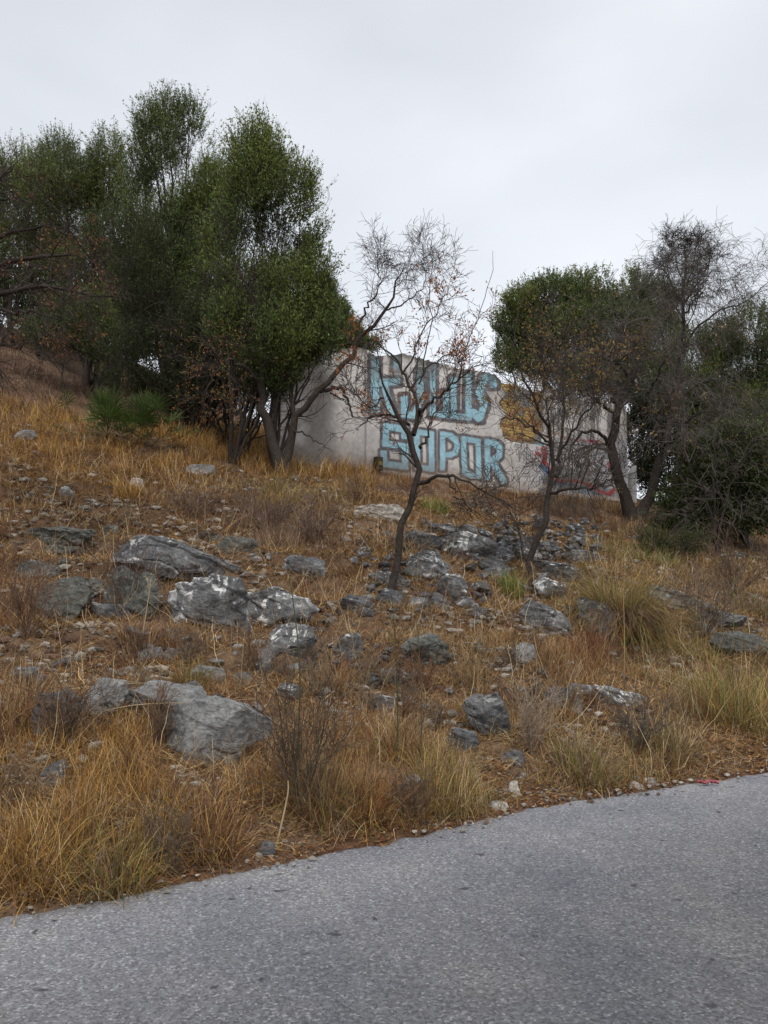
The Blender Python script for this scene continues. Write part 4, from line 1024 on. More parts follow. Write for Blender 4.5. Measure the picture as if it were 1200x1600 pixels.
# ------------------------------------------------------------------ branching plants
def tubes(P, R, sides=4):
    """P (N,K,3) centre lines, R (N,K) radii"""
    N, K, _ = P.shape
    T = norm(np.gradient(P, axis=1))
    ref = np.where(np.abs(T[:, :1, 2:3]) > 0.9, np.array([1.0, 0, 0]), np.array([0, 0, 1.0]))
    A = norm(np.cross(T, np.broadcast_to(ref, T.shape))); B = np.cross(T, A)
    a = np.arange(sides) / sides * 2 * math.pi
    V = P[:, :, None] + R[:, :, None, None] * (A[:, :, None] * np.cos(a)[None, None, :, None] + B[:, :, None] * np.sin(a)[None, None, :, None])
    base = (np.arange(N) * K * sides)[:, None, None, None]
    k = np.arange(K - 1)[:, None]; s = np.arange(sides)[None]
    q = np.stack([k * sides + s, k * sides + (s + 1) % sides, (k + 1) * sides + (s + 1) % sides, (k + 1) * sides + s], -1)
    return V.reshape(-1, 3), (q[None] + base).reshape(-1, 4)

def join(parts):
    V, F_, C_, o = [], {}, [], 0
    for v, f, c in parts:
        V.append(v); F_.setdefault(f.shape[1], []).append(f + o); o += len(v)
        C_.append(np.broadcast_to(c, (len(v), 3)) if np.ndim(c) == 1 else c)
    return np.concatenate(V), [np.concatenate(x) for x in F_.values()], np.concatenate(C_)

def resample(P, R, K):
    d = np.concatenate([[0], np.cumsum(np.linalg.norm(np.diff(P, axis=0), axis=1))]); t = np.linspace(0, d[-1], K)
    # gentle smoothing of the joints
    Q = np.stack([np.interp(t, d, P[:, k]) for k in range(3)], -1)
    for _ in range(2): Q[1:-1] = 0.25 * Q[:-2] + 0.5 * Q[1:-1] + 0.25 * Q[2:]
    return Q, np.interp(t, d, R)

def grow(P, R, m, ln, spread, K, up, wob, rs, tmin=0.2, r_end=0.35, droop=0.0):
    """m children on each branch of P; ln = child length as share of the parent's (array or number = metres if negative)"""
    N, Kp, _ = P.shape
    L = np.linalg.norm(np.diff(P, axis=1), axis=-1).sum(1)
    par = np.repeat(np.arange(N), m)
    t = rng.uniform(tmin, 1.0, N * m) ** 0.8 * (Kp - 1.001)
    i = t.astype(int); f = (t - i)[:, None]
    S = P[par, i] * (1 - f) + P[par, i + 1] * f
    T = norm(P[par, i + 1] - P[par, i])
    r0 = (R[par, i] * (1 - f[:, 0]) + R[par, i + 1] * f[:, 0]) * rs
    rnd = rng.normal(size=(N * m, 3)); rnd -= (rnd * T).sum(-1, keepdims=True) * T; rnd = norm(rnd)
    ang = rng.uniform(0.5, 1.2, N * m)[:, None] * spread
    D = norm(T * np.cos(ang) + rnd * np.sin(ang) + np.array([0, 0, up]))
    cl = (L[par] * ln if ln > 0 else np.full(N * m, -ln)) * rng.uniform(0.45, 1.2, N * m)
    Q = [S]; d = D
    for k in range(1, K):
        d = norm(d + rng.normal(0, wob, d.shape) + np.array([0, 0, up * 0.35 - droop * k / K]))
        Q.append(Q[-1] + d * (cl / (K - 1))[:, None])
    Q = np.stack(Q, 1)
    RR = r0[:, None] * np.linspace(1, r_end, K)[None]
    return Q, RR

def leaves_at(S, D, n_per, ln, wd, cols, spreadr=0.03, K=1, jitter=0.6):
    """small pointed leaves round points S (N,3) with growth direction D"""
    N = len(S); idx = np.repeat(np.arange(N), n_per); n = len(idx)
    P0 = S[idx] + rng.normal(0, spreadr, (n, 3))
    d = norm(D[idx] + rng.normal(0, jitter, (n, 3)))
    w = norm(np.cross(d, rng.normal(size=(n, 3))))
    L = (ln * rng.uniform(0.6, 1.3, n))[:, None]; W = (wd * rng.uniform(0.6, 1.3, n))[:, None]
    V = np.stack([P0, P0 + d * L * 0.45 + w * W * 0.5, P0 + d * L, P0 + d * L * 0.45 - w * W * 0.5], 1).reshape(-1, 3)
    F_ = np.arange(n * 4).reshape(-1, 4)
    c = np.array(cols)[rng.integers(0, len(cols), n)] * rng.uniform(0.7, 1.25, (n, 1))
    return V, F_, np.repeat(c, 4, 0)

BARKC = np.array([0.05, 0.041, 0.035]); TWIGC = np.array([0.065, 0.052, 0.046]); GREYT = np.array([0.115, 0.1, 0.088])
def limb(g, pts, K=14):
    """picture points (x, y, depth offset, radius) -> centre line relative to the tree base g"""
    P = np.array([at(x, y, g[1] + dy) - g for x, y, dy, r in pts]); R = np.array([p[3] for p in pts])
    return resample(P, R, K)

def bare_tree(base, limbs, label, levels, leafspec=None, barkc=BARKC, twigc=TWIGC, name='bare_tree', cat='tree', tw_sides=3, Y=None, K0=14, group=None, bare_limbs=0):
    g = hit(*base) if Y is None else np.array(at(base[0], base[1], Y))
    if Y is not None: g = g.copy(); g[2] = float(H(g[0:1], g[1:2])[0])
    root = empty(name, g)
    LP, LR = zip(*[limb(g, l, K0) for l in limbs]); P = np.stack(LP); R = np.stack(LR)
    P[:, 1:-1] += rng.normal(0, 0.012, P[:, 1:-1].shape) * (1 + g[1] / 15)
    for k, l in enumerate(limbs):
        if l[0][:2] == tuple(base): P[k, 0, 2] -= 0.15; R[k, 0] *= 1.35
    mk('trunk', *((lambda v, f: (v, f))(*tubes(P, R, 9))), M['bark'], root, np.tile(barkc, (P.shape[0] * K0 * 9, 1)))
    parts = []; p, r = P, R; tips = []
    if bare_limbs: p, r = P[:-bare_limbs], R[:-bare_limbs]
    for (m, ln, spr, K, up, wob, rs, tmin, droop, rmax) in levels:
        r = np.minimum(r, rmax / rs)
        p, r = grow(p, r, m, ln, spr, K, up, wob * 0.62, rs, tmin, 0.3, droop)
        r = np.maximum(r, 0.0016 + 0.00011 * g[1])
        sd = 5 if r.mean() > 0.012 else tw_sides
        v, f = tubes(p, r, sd)
        c = twigc if r.mean() < 0.01 else barkc * 1.1
        cc = np.repeat(c[None] * rng.uniform(0.7, 1.35, (len(p), 1)), p.shape[1] * sd, 0)
        parts.append((v, f, cc)); tips.append(p)
    V, F_, C_ = join(parts)
    mk('branches', V, F_, M['twig'], root, C_)
    if leafspec:
        (cnt, ln, wd, cols, cond) = leafspec
        q = tips[-1]; S = q[:, 1:].reshape(-1, 3); D = np.repeat(norm(q[:, -1] - q[:, 0]), q.shape[1] - 1, 0)
        X, Y2 = project(S + g); m = cond(X, Y2) * rng.uniform(0, 1, len(S)) ; o = np.argsort(-m)[:cnt]
        o = o[cond(X, Y2)[o] > 0]
        V, F_, C_ = leaves_at(S[o], D[o], 2, ln, wd, cols, 0.02)
        mk('leaves', V, F_, M['leaf'], root, C_)
    tag(root, label, cat, group)
    return root

ORANGE = [(0.38, 0.13, 0.04), (0.3, 0.1, 0.035), (0.42, 0.2, 0.06)]
YELLOW = [(0.4, 0.3, 0.08), (0.35, 0.2, 0.06), (0.25, 0.22, 0.07), (0.3, 0.15, 0.05)]
BROWN = [(0.22, 0.1, 0.045), (0.3, 0.15, 0.06), (0.16, 0.075, 0.035)]
# level: children, length share, spread, points, upward, wobble, radius share, first position, droop, largest radius
bare_tree((606, 945), [
    [(606, 945, 0, .05), (614, 905, 0, .046), (626, 850, 0, .042), (632, 805, 0, .04), (648, 770, 0, .038), (657, 745, 0, .037), (653, 710, 0, .036), (646, 680, 0, .034), (640, 664, 0, .03), (618, 640, -.1, .022), (600, 622, -.2, .016), (590, 598, -.2, .01), (592, 575, -.3, .006)],
    [(646, 680, 0, .03), (658, 645, .1, .024), (645, 612, .2, .02), (628, 585, .3, .017), (618, 558, .3, .013), (598, 538, .3, .009), (575, 528, .3, .005)],
    [(655, 650, 0, .022), (672, 628, -.2, .018), (694, 612, -.3, .014), (716, 594, -.4, .01), (734, 580, -.4, .007)],
    [(655, 755, 0, .03), (668, 748, -.1, .024), (690, 740, -.3, .019), (716, 742, -.4, .015), (745, 762, -.5, .011), (790, 790, -.6, .006), (812, 800, -.6, .004)],
    [(640, 664, 0, .02), (622, 650, .2, .016), (600, 648, .3, .012), (578, 655, .3, .008), (560, 668, .4, .004)],
    [(657, 700, 0, .018), (668, 680, .3, .013), (674, 650, .5, .01), (690, 630, .6, .006)],
    [(700, 741, -.3, .012), (708, 765, -.4, .009), (728, 786, -.4, .006), (736, 800, -.4, .003)],
    [(628, 585, .3, .014), (642, 560, .3, .011), (660, 520, .3, .008), (680, 490, .2, .006), (700, 448, .2, .003)],
    [(640, 610, .2, .012), (655, 585, .5, .01), (690, 560, .8, .008), (715, 545, .9, .005), (730, 520, 1, .003)],
    [(600, 622, -.2, .012), (575, 640, -.4, .008), (560, 625, -.5, .005), (548, 600, -.5, .003)],
    [(716, 594, -.4, .008), (722, 560, -.3, .006), (745, 500, -.2, .0045), (766, 440, -.1, .0035), (770, 392, 0, .002)],
    [(655, 600, .2, .01), (668, 540, .2, .007), (673, 470, .2, .005), (674, 380, .2, .0025)],
  ], 'young bare almond tree with a crooked dark trunk in front of the blue letters',
  [(11, -.42, 1.0, 7, .12, .2, .55, .25, 0, .014), (4, -.26, .9, 5, .08, .25, .6, .15, 0, .006), (3, -.15, .9, 4, .05, .3, .7, .2, 0, .004)],
  (620, .05, .02, ORANGE, lambda X, Y: ((Y < 700) & (fbm(p3(X / 22, Y / 22), 2, 5) > .56)).astype(float)), name='almond_tree', bare_limbs=2)
bare_tree((828, 908), [
    [(828, 908, 0, .055), (834, 860, 0, .05), (846, 810, 0, .046), (862, 768, 0, .042), (868, 745, 0, .036), (866, 700, 0, .03), (852, 655, -.2, .024), (832, 615, -.4, .019), (812, 570, -.5, .013), (798, 530, -.5, .007)],
    [(868, 745, 0, .028), (878, 700, .2, .022), (884, 640, .3, .017), (880, 580, .4, .012), (886, 520, .4, .006)],
    [(862, 770, 0, .026), (885, 764, -.3, .02), (925, 764, -.5, .014), (958, 750, -.5, .008)],
    [(868, 720, 0, .022), (892, 672, -.2, .017), (920, 640, -.4, .012), (945, 600, -.5, .006)],
    [(828, 908, 0, .022), (822, 870, .2, .017), (812, 830, .4, .012), (800, 800, .5, .008), (770, 770, .5, .005)],
    [(858, 690, -.1, .018), (830, 670, -.5, .013), (806, 650, -.7, .009), (780, 655, -.8, .005)],
    [(840, 640, -.2, .014), (850, 590, -.3, .01), (848, 540, -.3, .006)]],
  'second young almond tree with sparse yellow leaves, right of the blue letters',
  [(14, -.75, 1.0, 7, .2, .2, .55, .25, 0, .016), (5, -.4, .9, 5, .1, .25, .6, .15, 0, .007), (3, .6, .9, 4, .05, .3, .7, .2, 0, .004)],
  (800, .05, .018, YELLOW, lambda X, Y: (Y < 680) * (0.4 + fbm(p3(X / 25, Y / 25), 2, 8))), name='almond_tree')
bare_tree((441, 742), [
    [(441, 742, 0, .16), (434, 715, 0, .13), (422, 680, 0, .115), (411, 645, 0, .1), (408, 600, 0, .085), (416, 550, -.3, .065), (405, 500, -.6, .045), (385, 455, -.8, .028), (372, 415, -.8, .014)],
    [(441, 742, 0, .14), (449, 712, 0, .105), (455, 680, 0, .09), (458, 645, 0, .08), (480, 633, 0, .068), (500, 612, 0, .064), (520, 590, 0, .06), (545, 560, 0, .056), (562, 535, 0, .05), (578, 512, 0, .042), (600, 487, 0, .034), (616, 458, 0, .024), (628, 428, 0, .013), (634, 410, 0, .006)],
    [(562, 535, 0, .03), (560, 505, .1, .028), (572, 480, .1, .024), (588, 460, .1, .016), (594, 440, .1, .010), (590, 418, .1, .005)],
    [(458, 645, 0, .05), (456, 600, .3, .045), (470, 550, .6, .035), (475, 505, .8, .025), (488, 465, 1, .015), (508, 430, 1, .006)],
    [(600, 485, 0, .02), (640, 470, -.2, .014), (670, 440, -.3, .008), (655, 400, -.3, .004)],
    [(408, 600, 0, .05), (380, 570, -.5, .04), (350, 560, -1, .03), (330, 590, -1.3, .018), (320, 625, -1.4, .008)],
    [(456, 668, 0, .02), (480, 680, -.3, .016), (500, 692, -.5, .01), (520, 706, -.6, .004)],
    [(500, 612, 0, .05), (518, 606, .1, .042), (532, 602, .1, .038), (540, 620, .1, .034), (552, 652, .1, .018)],
    [(516, 613, 0, .02), (530, 622, 0, .016), (545, 632, 0, .01)]],
  'old forked almond tree leaning right over the left end of the wall',
  [(13, -.75, 1.1, 7, .1, .22, .5, .4, 0.05, .02), (7, -.42, 1.0, 5, .05, .25, .6, .15, 0.05, .008), (5, -.28, .9, 4, -.05, .3, .7, .2, 0.1, .005)],
  (800, .05, .02, YELLOW + ORANGE + [(0.3, 0.3, 0.14)], lambda X, Y: (X < 500) * (Y < 690) * (Y > 500) * (0.2 + fbm(p3(X / 25, Y / 25), 2, 8)) + (X > 500) * (Y > 470) * (fbm(p3(X / 14, Y / 14), 2, 9) > .62)), name='almond_tree', K0=22, twigc=TWIGC * .85, bare_limbs=3)
bare_tree((992, 812), [
    [(992, 812, 0, 0.1836), (980, 785, 0, 0.1496), (968, 755, 0, 0.1292), (958, 720, 0, 0.1156), (953, 685, 0, 0.1088), (962, 640, 0, 0.0952), (985, 605, 0, 0.0816), (996, 570, 0, 0.0680), (985, 530, 0, 0.0544), (975, 510, 0, .0374), (962, 495, 0, .0204), (955, 480, 0, .0102)],
    [(992, 812, 0, 0.1700), (1008, 790, .2, 0.1360), (1022, 765, .4, 0.1156), (1036, 710, .6, 0.0952), (1052, 640, .8, 0.0748), (1064, 560, 1, 0.0544), (1068, 500, 1, 0.0374), (1070, 450, 1, 0.0238), (1072, 400, 1, 0.0102)],
    [(955, 700, 0, 0.0544), (940, 678, -.3, 0.0408), (915, 672, -.6, 0.0340), (898, 682, -.8, 0.0272), (888, 715, -.9, 0.0136), (885, 750, -.9, 0.0068)],
    [(990, 600, 0, 0.0544), (972, 572, -.3, 0.0408), (950, 560, -.5, 0.0306), (925, 556, -.7, 0.0204), (900, 540, -.8, 0.0102)],
    [(1022, 765, .4, 0.0544), (1050, 770, 0, 0.0408), (1085, 760, -.5, 0.0272), (1130, 700, -.8, 0.0170), (1170, 680, -1, 0.0068)],
    [(1052, 640, .8, 0.0408), (1085, 600, .4, 0.0306), (1120, 590, .2, 0.0204), (1165, 610, 0, 0.0136), (1210, 650, 0, 0.0068)],
    [(1060, 560, 1, 0.0340), (1085, 510, .8, 0.0272), (1125, 485, .6, 0.0204), (1170, 470, .6, 0.0136), (1215, 425, .6, 0.0068)],
    [(1000, 640, .1, 0.0340), (1020, 600, -.5, 0.0272), (1040, 560, -1, 0.0204), (1030, 510, -1.2, 0.0102)],
    [(962, 650, 0, 0.0408), (940, 630, -.4, 0.0306), (910, 610, -.8, 0.0204), (880, 600, -1, 0.0102)],
    [(1036, 700, .5, 0.0408), (1060, 680, -.4, 0.0306), (1080, 650, -1, 0.0238), (1120, 640, -1.3, 0.0136), (1150, 680, -1.4, 0.0068)],
    [(1068, 500, 1, 0.0272), (1045, 465, .8, 0.0204), (1035, 430, .8, 0.0102)],
    [(1068, 490, 1, 0.0272), (1095, 455, 1, 0.0204), (1105, 420, 1, 0.0102)]],
  'large many branched bare tree with thick dark trunk at the right end of the wall',
  [(23, -1.15, 1.2, 8, -.1, .22, .5, .2, 0.2, .03), (7, -.65, 1.0, 6, -.02, .25, .6, .1, 0.25, .010), (6, -.4, .9, 4, -.05, .3, .7, .2, 0.2, .005)],
  (1100, .06, .025, YELLOW, lambda X, Y: (X > 850) * (Y > 480) * (0.2 + fbm(p3(X / 22, Y / 22), 2, 8))), twigc=GREYT, K0=18)
bare_tree((1062, 800), [
    [(1062, 800, 0, .1), (1066, 700, 0, .09), (1064, 600, 0, .075), (1066, 520, 0, .06), (1068, 470, 0, .045), (1072, 430, 0, .025), (1070, 385, 0, .01)],
    [(1068, 480, 0, .035), (1050, 445, .2, .025), (1035, 415, .3, .012)], [(1068, 475, 0, .035), (1092, 440, -.2, .025), (1110, 405, -.3, .012)],
    [(1070, 450, 0, .02), (1085, 410, .5, .015), (1090, 375, .5, .007)], [(1070, 450, 0, .02), (1055, 405, -.5, .015), (1048, 375, -.5, .007)]],
  'slender bare tree whose round twiggy head stands above the green crown at right',
  [(14, -.55, 1.3, 6, .02, .25, .6, .72, 0, .02), (8, -.4, 1.1, 5, .02, .3, .6, .1, 0, .01), (6, -.22, 1.0, 4, .05, .3, .7, .2, 0, .006)], twigc=TWIGC * 0.8, Y=22)
bare_tree((-170, 900), [
    [(-170, 900, 0, .14), (-165, 750, 0, .12), (-150, 600, 0, .1), (-120, 500, 0, .08), (-60, 440, 0, .06), (0, 410, 0, .045), (50, 395, -.1, .03), (110, 398, -.2, .012)],
    [(-120, 500, 0, .06), (-40, 470, -.2, .045), (30, 445, -.3, .03), (90, 450, -.4, .02), (150, 462, -.5, .012), (205, 468, -.5, .005)],
    [(-150, 600, 0, .06), (-110, 420, .2, .045), (-50, 330, .3, .03), (10, 300, .3, .018), (55, 320, .3, .008)],
    [(-140, 560, 0, .05), (-60, 540, -.3, .035), (-10, 530, -.4, .022), (30, 545, -.4, .01)],
    [(-60, 440, 0, .04), (0, 365, .4, .028), (60, 350, .5, .018), (120, 370, .5, .008)],
    [(-130, 500, 0, .05), (-70, 370, -.4, .03), (-20, 290, -.5, .02), (20, 265, -.5, .008)],
    [(-40, 470, -.2, .03), (20, 490, -.4, .02), (60, 485, -.6, .012), (95, 500, -.7, .006)]],
  'brown leaved almond tree reaching in from the left edge',
  [(13, -.7, 1.1, 6, .05, .22, .5, .35, 0.1, .014), (6, -.4, 1.0, 5, 0, .25, .6, .15, 0.15, .007), (4, .6, .9, 4, -.05, .3, .7, .2, 0.1, .004)],
  (650, .05, .018, BROWN, lambda X, Y: (Y < 560) * (0.3 + fbm(p3(X / 25, Y / 25), 2, 8))), name='almond_tree', Y=9.5)

# ------------------------------------------------------------------ leafy trees
OLIVE = [(0.14, 0.19, 0.055), (0.11, 0.15, 0.042), (0.2, 0.25, 0.09), (0.07, 0.1, 0.03)]
OLIVE_L = [(0.16, 0.2, 0.08), (0.19, 0.22, 0.1), (0.12, 0.15, 0.055)]
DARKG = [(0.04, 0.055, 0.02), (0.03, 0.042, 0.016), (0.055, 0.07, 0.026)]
def leafy(base, Y, blobs, label, cols, shoots=1400, lf=(0.075, 0.026), per=12, name='olive_tree', depthk=0.85, trunks=3, shoot_len=0.6, up=1.1, cat='tree', tr=0.11, holes=0.42):
    g = at(base[0], base[1], Y); g[2] = float(H(g[0:1], g[1:2])[0])
    root = empty(name, g); root_scale = Y / F_PX
    cen, rad = [], []
    for bx_, by_, rx, ry in blobs:
        off = rng.uniform(-0.5, 0.5) * rx * root_scale
        c = at(bx_, by_, Y + off); cen.append(c - g); rad.append((rx * root_scale, rx * root_scale * depthk, ry * root_scale))
    cen = np.array(cen); rad = np.array(rad)
    vol = np.prod(rad, 1) ** (2 / 3); pr = vol / vol.sum()
    shoots = int(shoots * 2.1); b = rng.choice(len(blobs), shoots, p=pr)
    u = norm(rng.normal(size=(shoots, 3))); rr = rng.uniform(0.2, 1, shoots) ** 0.5 * (0.82 + 0.5 * fbm(u * 2.2 + b[:, None] * 3.1, 3, 61))
    S = cen[b] + u * rad[b] * rr[:, None] * 0.97
    cl = fbm(S * 1.1 + 7, 3, 200 + int(base[0]) % 90); ok = cl > holes * rng.uniform(0.85, 1.1, shoots)
    S, u, b = S[ok], u[ok], b[ok]; n = len(S)
    D = norm(u * 0.7 + np.array([0, 0, up]) + rng.normal(0, 0.25, (n, 3)))
    K = 5; L = shoot_len * rng.uniform(0.5, 1.3, n)
    Q = [S]; d = D
    for k in range(1, K):
        d = norm(d + rng.normal(0, 0.12, d.shape) + np.array([0, 0, 0.12])); Q.append(Q[-1] + d * (L / (K - 1))[:, None])
    Q = np.stack(Q, 1)
    v, f = tubes(Q, np.full((n, K), 0.004) * np.linspace(1, .5, K), 3)
    tw = np.tile(TWIGC * 0.8, (len(v), 1))
    # leaves along the shoots
    t = rng.uniform(0.05, K - 1.01, (n, per)); i = t.astype(int); fr = (t - i)[..., None]
    ar = np.arange(n)[:, None]
    LP = (Q[ar, i] * (1 - fr) + Q[ar, i + 1] * fr).reshape(-1, 3); LD = np.repeat(D, per, 0)
    V, F_, C_ = leaves_at(LP, LD, 1, lf[0], lf[1], cols, 0.02, jitter=0.75)
    tint = np.repeat(fbm(S * 0.8, 2, 5), per * 4)[:, None]
    C_ = C_ * (0.65 + 0.8 * tint) * np.where(tint > 0.55, np.array([1.15, 1.08, 0.85]), 1.0)
    mk('crown', V, F_, M['leaf'], root, C_)
    # trunks and boughs to each leafy mass
    tp_, tr_ = [], []
    for k in range(len(blobs)):
        ph = k % trunks; st = np.array([math.cos(ph * 2.1) * 0.6, math.sin(ph * 2.1) * 0.4, -0.15])
        e = cen[k] + np.array([0, 0, rad[k][2] * 0.3]); mid1 = st * 0.6 + e * 0.4 + rng.normal(0, 0.18, 3); mid1[2] = e[2] * 0.35
        mid2 = st * 0.25 + e * 0.75 + rng.normal(0, 0.15, 3); mid2[2] = e[2] * 0.7
        q, r = resample(np.stack([st, mid1, mid2, e]), np.array([tr * .8, tr * 0.55, tr * 0.3, tr * 0.06]), 14)
        tp_.append(q); tr_.append(r)
    P = np.stack(tp_); R = np.stack(tr_); P[:, 1:-1] += rng.normal(0, 0.03, P[:, 1:-1].shape)
    v0, f0 = tubes(P, R, 8)
    mk('trunk', v0, f0, M['bark'], root, np.tile(BARKC, (len(v0), 1)))
    p1, r1 = grow(P, np.minimum(R, 0.05), 12, -1.0, 1.0, 6, 0.1, 0.2, 0.6, 0.25)
    p2, r2 = grow(p1, r1, 4, 0.5, 1.0, 5, 0.1, 0.25, 0.5, 0.2)
    va, fa = tubes(p1, r1, 5); vb, fb = tubes(p2, np.maximum(r2, 0.004), 3)
    V, F_, C_ = join([(va, fa, BARKC), (vb, fb, TWIGC), (v, f, tw)])
    mk('branches', V, F_, M['twig'], root, C_)
    tag(root, label, cat)
    return root
leafy((290, 655), 22, [(232, 195, 20, 24), (262, 180, 26, 24), (298, 188, 20, 26), (250, 225, 38, 32), (295, 238, 38, 32), (222, 262, 24, 34), (275, 275, 55, 38), (332, 285, 26, 32), (230, 320, 40, 40), (290, 330, 45, 45), (270, 380, 55, 50), (345, 330, 28, 40), (320, 310, 42, 42), (320, 360, 55, 50), (250, 360, 58, 50), (340, 420, 45, 45), (260, 430, 62, 45), (300, 490, 75, 45)],
      'tallest dark olive tree with a broad top in the left thicket', OLIVE, 5200, per=14)
leafy((385, 690), 16.9, [(500, 545, 32, 34), (425, 600, 30, 30), (465, 545, 38, 40), (495, 505, 30, 34), (440, 590, 28, 30), (400, 590, 40, 34), (400, 215, 16, 20), (384, 248, 22, 28), (418, 252, 22, 30), (400, 285, 38, 34), (445, 285, 22, 28), (408, 305, 50, 48), (385, 350, 36, 45), (430, 345, 50, 45), (350, 400, 40, 50), (455, 325, 36, 50), (475, 305, 18, 30), (440, 390, 50, 50), (475, 370, 24, 30), (400, 450, 50, 45), (455, 465, 50, 45), (490, 430, 24, 30), (430, 540, 60, 45), (370, 520, 45, 45)],
      'narrow topped olive tree on the right side of the left thicket', OLIVE, 5600, per=14, tr=.045)
leafy((150, 640), 24, [(168, 245, 26, 30), (165, 295, 45, 45), (205, 310, 34, 50), (128, 300, 34, 44), (60, 290, 34, 44), (190, 370, 55, 45), (92, 245, 28, 26), (100, 290, 48, 40), (130, 350, 60, 45), (150, 430, 70, 45), (210, 450, 50, 50), (160, 500, 70, 40)],
      'grey green olive tree with two wispy tops in the left thicket', OLIVE + OLIVE_L, 5000, per=13)
leafy((30, 610), 26, [(30, 262, 42, 26), (-20, 280, 50, 40), (40, 310, 60, 45), (20, 380, 70, 60), (0, 330, 60, 60), (60, 360, 50, 50), (110, 420, 50, 50), (80, 440, 60, 50), (-40, 420, 70, 80)],
      'grey green olive tree at the far left edge', OLIVE + OLIVE_L, 3600, per=12)
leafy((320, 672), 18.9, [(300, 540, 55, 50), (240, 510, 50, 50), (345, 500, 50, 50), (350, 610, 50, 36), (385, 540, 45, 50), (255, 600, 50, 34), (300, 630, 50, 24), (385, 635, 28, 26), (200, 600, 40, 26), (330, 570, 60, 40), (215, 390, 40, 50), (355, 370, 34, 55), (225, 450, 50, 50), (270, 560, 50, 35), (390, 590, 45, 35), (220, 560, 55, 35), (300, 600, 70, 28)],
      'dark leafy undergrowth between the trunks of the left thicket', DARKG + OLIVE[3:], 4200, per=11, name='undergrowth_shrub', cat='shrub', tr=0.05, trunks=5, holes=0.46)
leafy((130, 615), 21.5, [(120, 500, 50, 30), (175, 545, 50, 30), (90, 530, 50, 25)],
      'low dark shrub with bright green sprays at the left of the thicket', OLIVE, 1300, per=11, name='undergrowth_shrub', cat='shrub', tr=0.04)
leafy((525, 690), 23, [(520, 500, 26, 30), (505, 460, 18, 24), (535, 530, 32, 24), (572, 543, 20, 10)],
      'green olive shrub showing over the left end of the wall', OLIVE, 1700, per=12, cat='shrub', name='olive_shrub', tr=0.05, shoot_len=0.3)
leafy((930, 750), 29, [(812, 510, 40, 36), (815, 470, 28, 22), (860, 470, 45, 36), (850, 510, 50, 40), (900, 490, 50, 40), (920, 455, 45, 30), (975, 460, 45, 32), (1020, 480, 38, 34), (880, 520, 60, 40), (960, 520, 65, 45), (1030, 535, 45, 45), (840, 565, 50, 34), (930, 590, 65, 30), (1010, 600, 60, 40), (788, 560, 16, 30)],
      'round topped green tree behind the right half of the wall', OLIVE + OLIVE_L + OLIVE_L, 9500, per=14, lf=(0.09, 0.036), tr=0.16, shoot_len=0.4, holes=0.40)
leafy((1180, 800), 25, [(1180, 525, 45, 40), (1125, 545, 34, 34), (1160, 590, 60, 45), (1110, 620, 50, 45), (1190, 660, 60, 50), (1120, 690, 55, 50), (1230, 560, 45, 60), (1080, 560, 40, 40), (1060, 620, 40, 50)],
      'dark evergreen tree at the right edge', OLIVE, 5200, per=13, tr=0.12, name='evergreen_tree')
leafy((1130, 860), 17.5, [(1120, 800, 60, 40), (1180, 780, 55, 55), (1070, 800, 40, 35), (1150, 720, 60, 50), (1210, 720, 50, 60), (1100, 740, 45, 45)],
      'big dark bush at the right edge below the bare branches', DARKG + OLIVE, 3600, per=11, name='dark_bush', cat='shrub', tr=0.05, trunks=5, shoot_len=0.35, up=0.4)
leafy((1030, 875), 15, [(1020, 852, 26, 16), (1058, 862, 30, 14), (1085, 850, 20, 18)], 'low green bush in the grass at right below the big tree', [(0.11, 0.14, 0.045), (0.08, 0.1, 0.03), (0.17, 0.16, 0.07)], 260, per=12, name='green_bush', cat='shrub', tr=0.02, shoot_len=0.25, lf=(0.05, 0.014))
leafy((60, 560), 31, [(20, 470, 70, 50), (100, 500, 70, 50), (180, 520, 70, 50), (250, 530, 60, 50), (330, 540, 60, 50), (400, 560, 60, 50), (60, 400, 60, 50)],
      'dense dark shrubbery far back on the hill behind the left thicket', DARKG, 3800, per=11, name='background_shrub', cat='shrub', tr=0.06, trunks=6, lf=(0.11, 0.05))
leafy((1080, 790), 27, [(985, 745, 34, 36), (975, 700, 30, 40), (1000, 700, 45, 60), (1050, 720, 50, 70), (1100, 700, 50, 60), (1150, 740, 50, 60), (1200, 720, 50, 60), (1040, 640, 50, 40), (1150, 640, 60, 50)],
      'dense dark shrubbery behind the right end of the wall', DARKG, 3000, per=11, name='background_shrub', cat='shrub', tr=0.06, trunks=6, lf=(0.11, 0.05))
# grey tangle of dead twigs in front of the dark bush
bare_tree((1120, 850), [
    [(1120, 850, 0, .03), (1110, 790, 0, .025), (1080, 730, 0, .018), (1050, 690, 0, .01)], [(1120, 850, 0, .03), (1135, 780, -.2, .025), (1150, 720, -.3, .018), (1190, 670, -.3, .01)],
    [(1120, 850, 0, .03), (1100, 820, -.3, .02), (1060, 800, -.5, .014), (1030, 810, -.5, .008)], [(1120, 850, 0, .03), (1160, 810, -.4, .02), (1195, 790, -.5, .01)],
    [(1120, 850, 0, .03), (1115, 760, -.4, .022), (1120, 690, -.5, .014), (1100, 640, -.5, .008)]],
  'grey leafless bush tangled in front of the dark bush at right',
  [(11, .4, 1.1, 7, 0, .25, .6, .2, 0.15, .012), (5, .55, 1.0, 5, -.05, .3, .6, .1, 0.2, .006), (3, .6, .9, 4, -.05, .3, .7, .2, 0.2, .004)], twigc=GREYT, Y=16.5, name='dead_bush', cat='shrub')

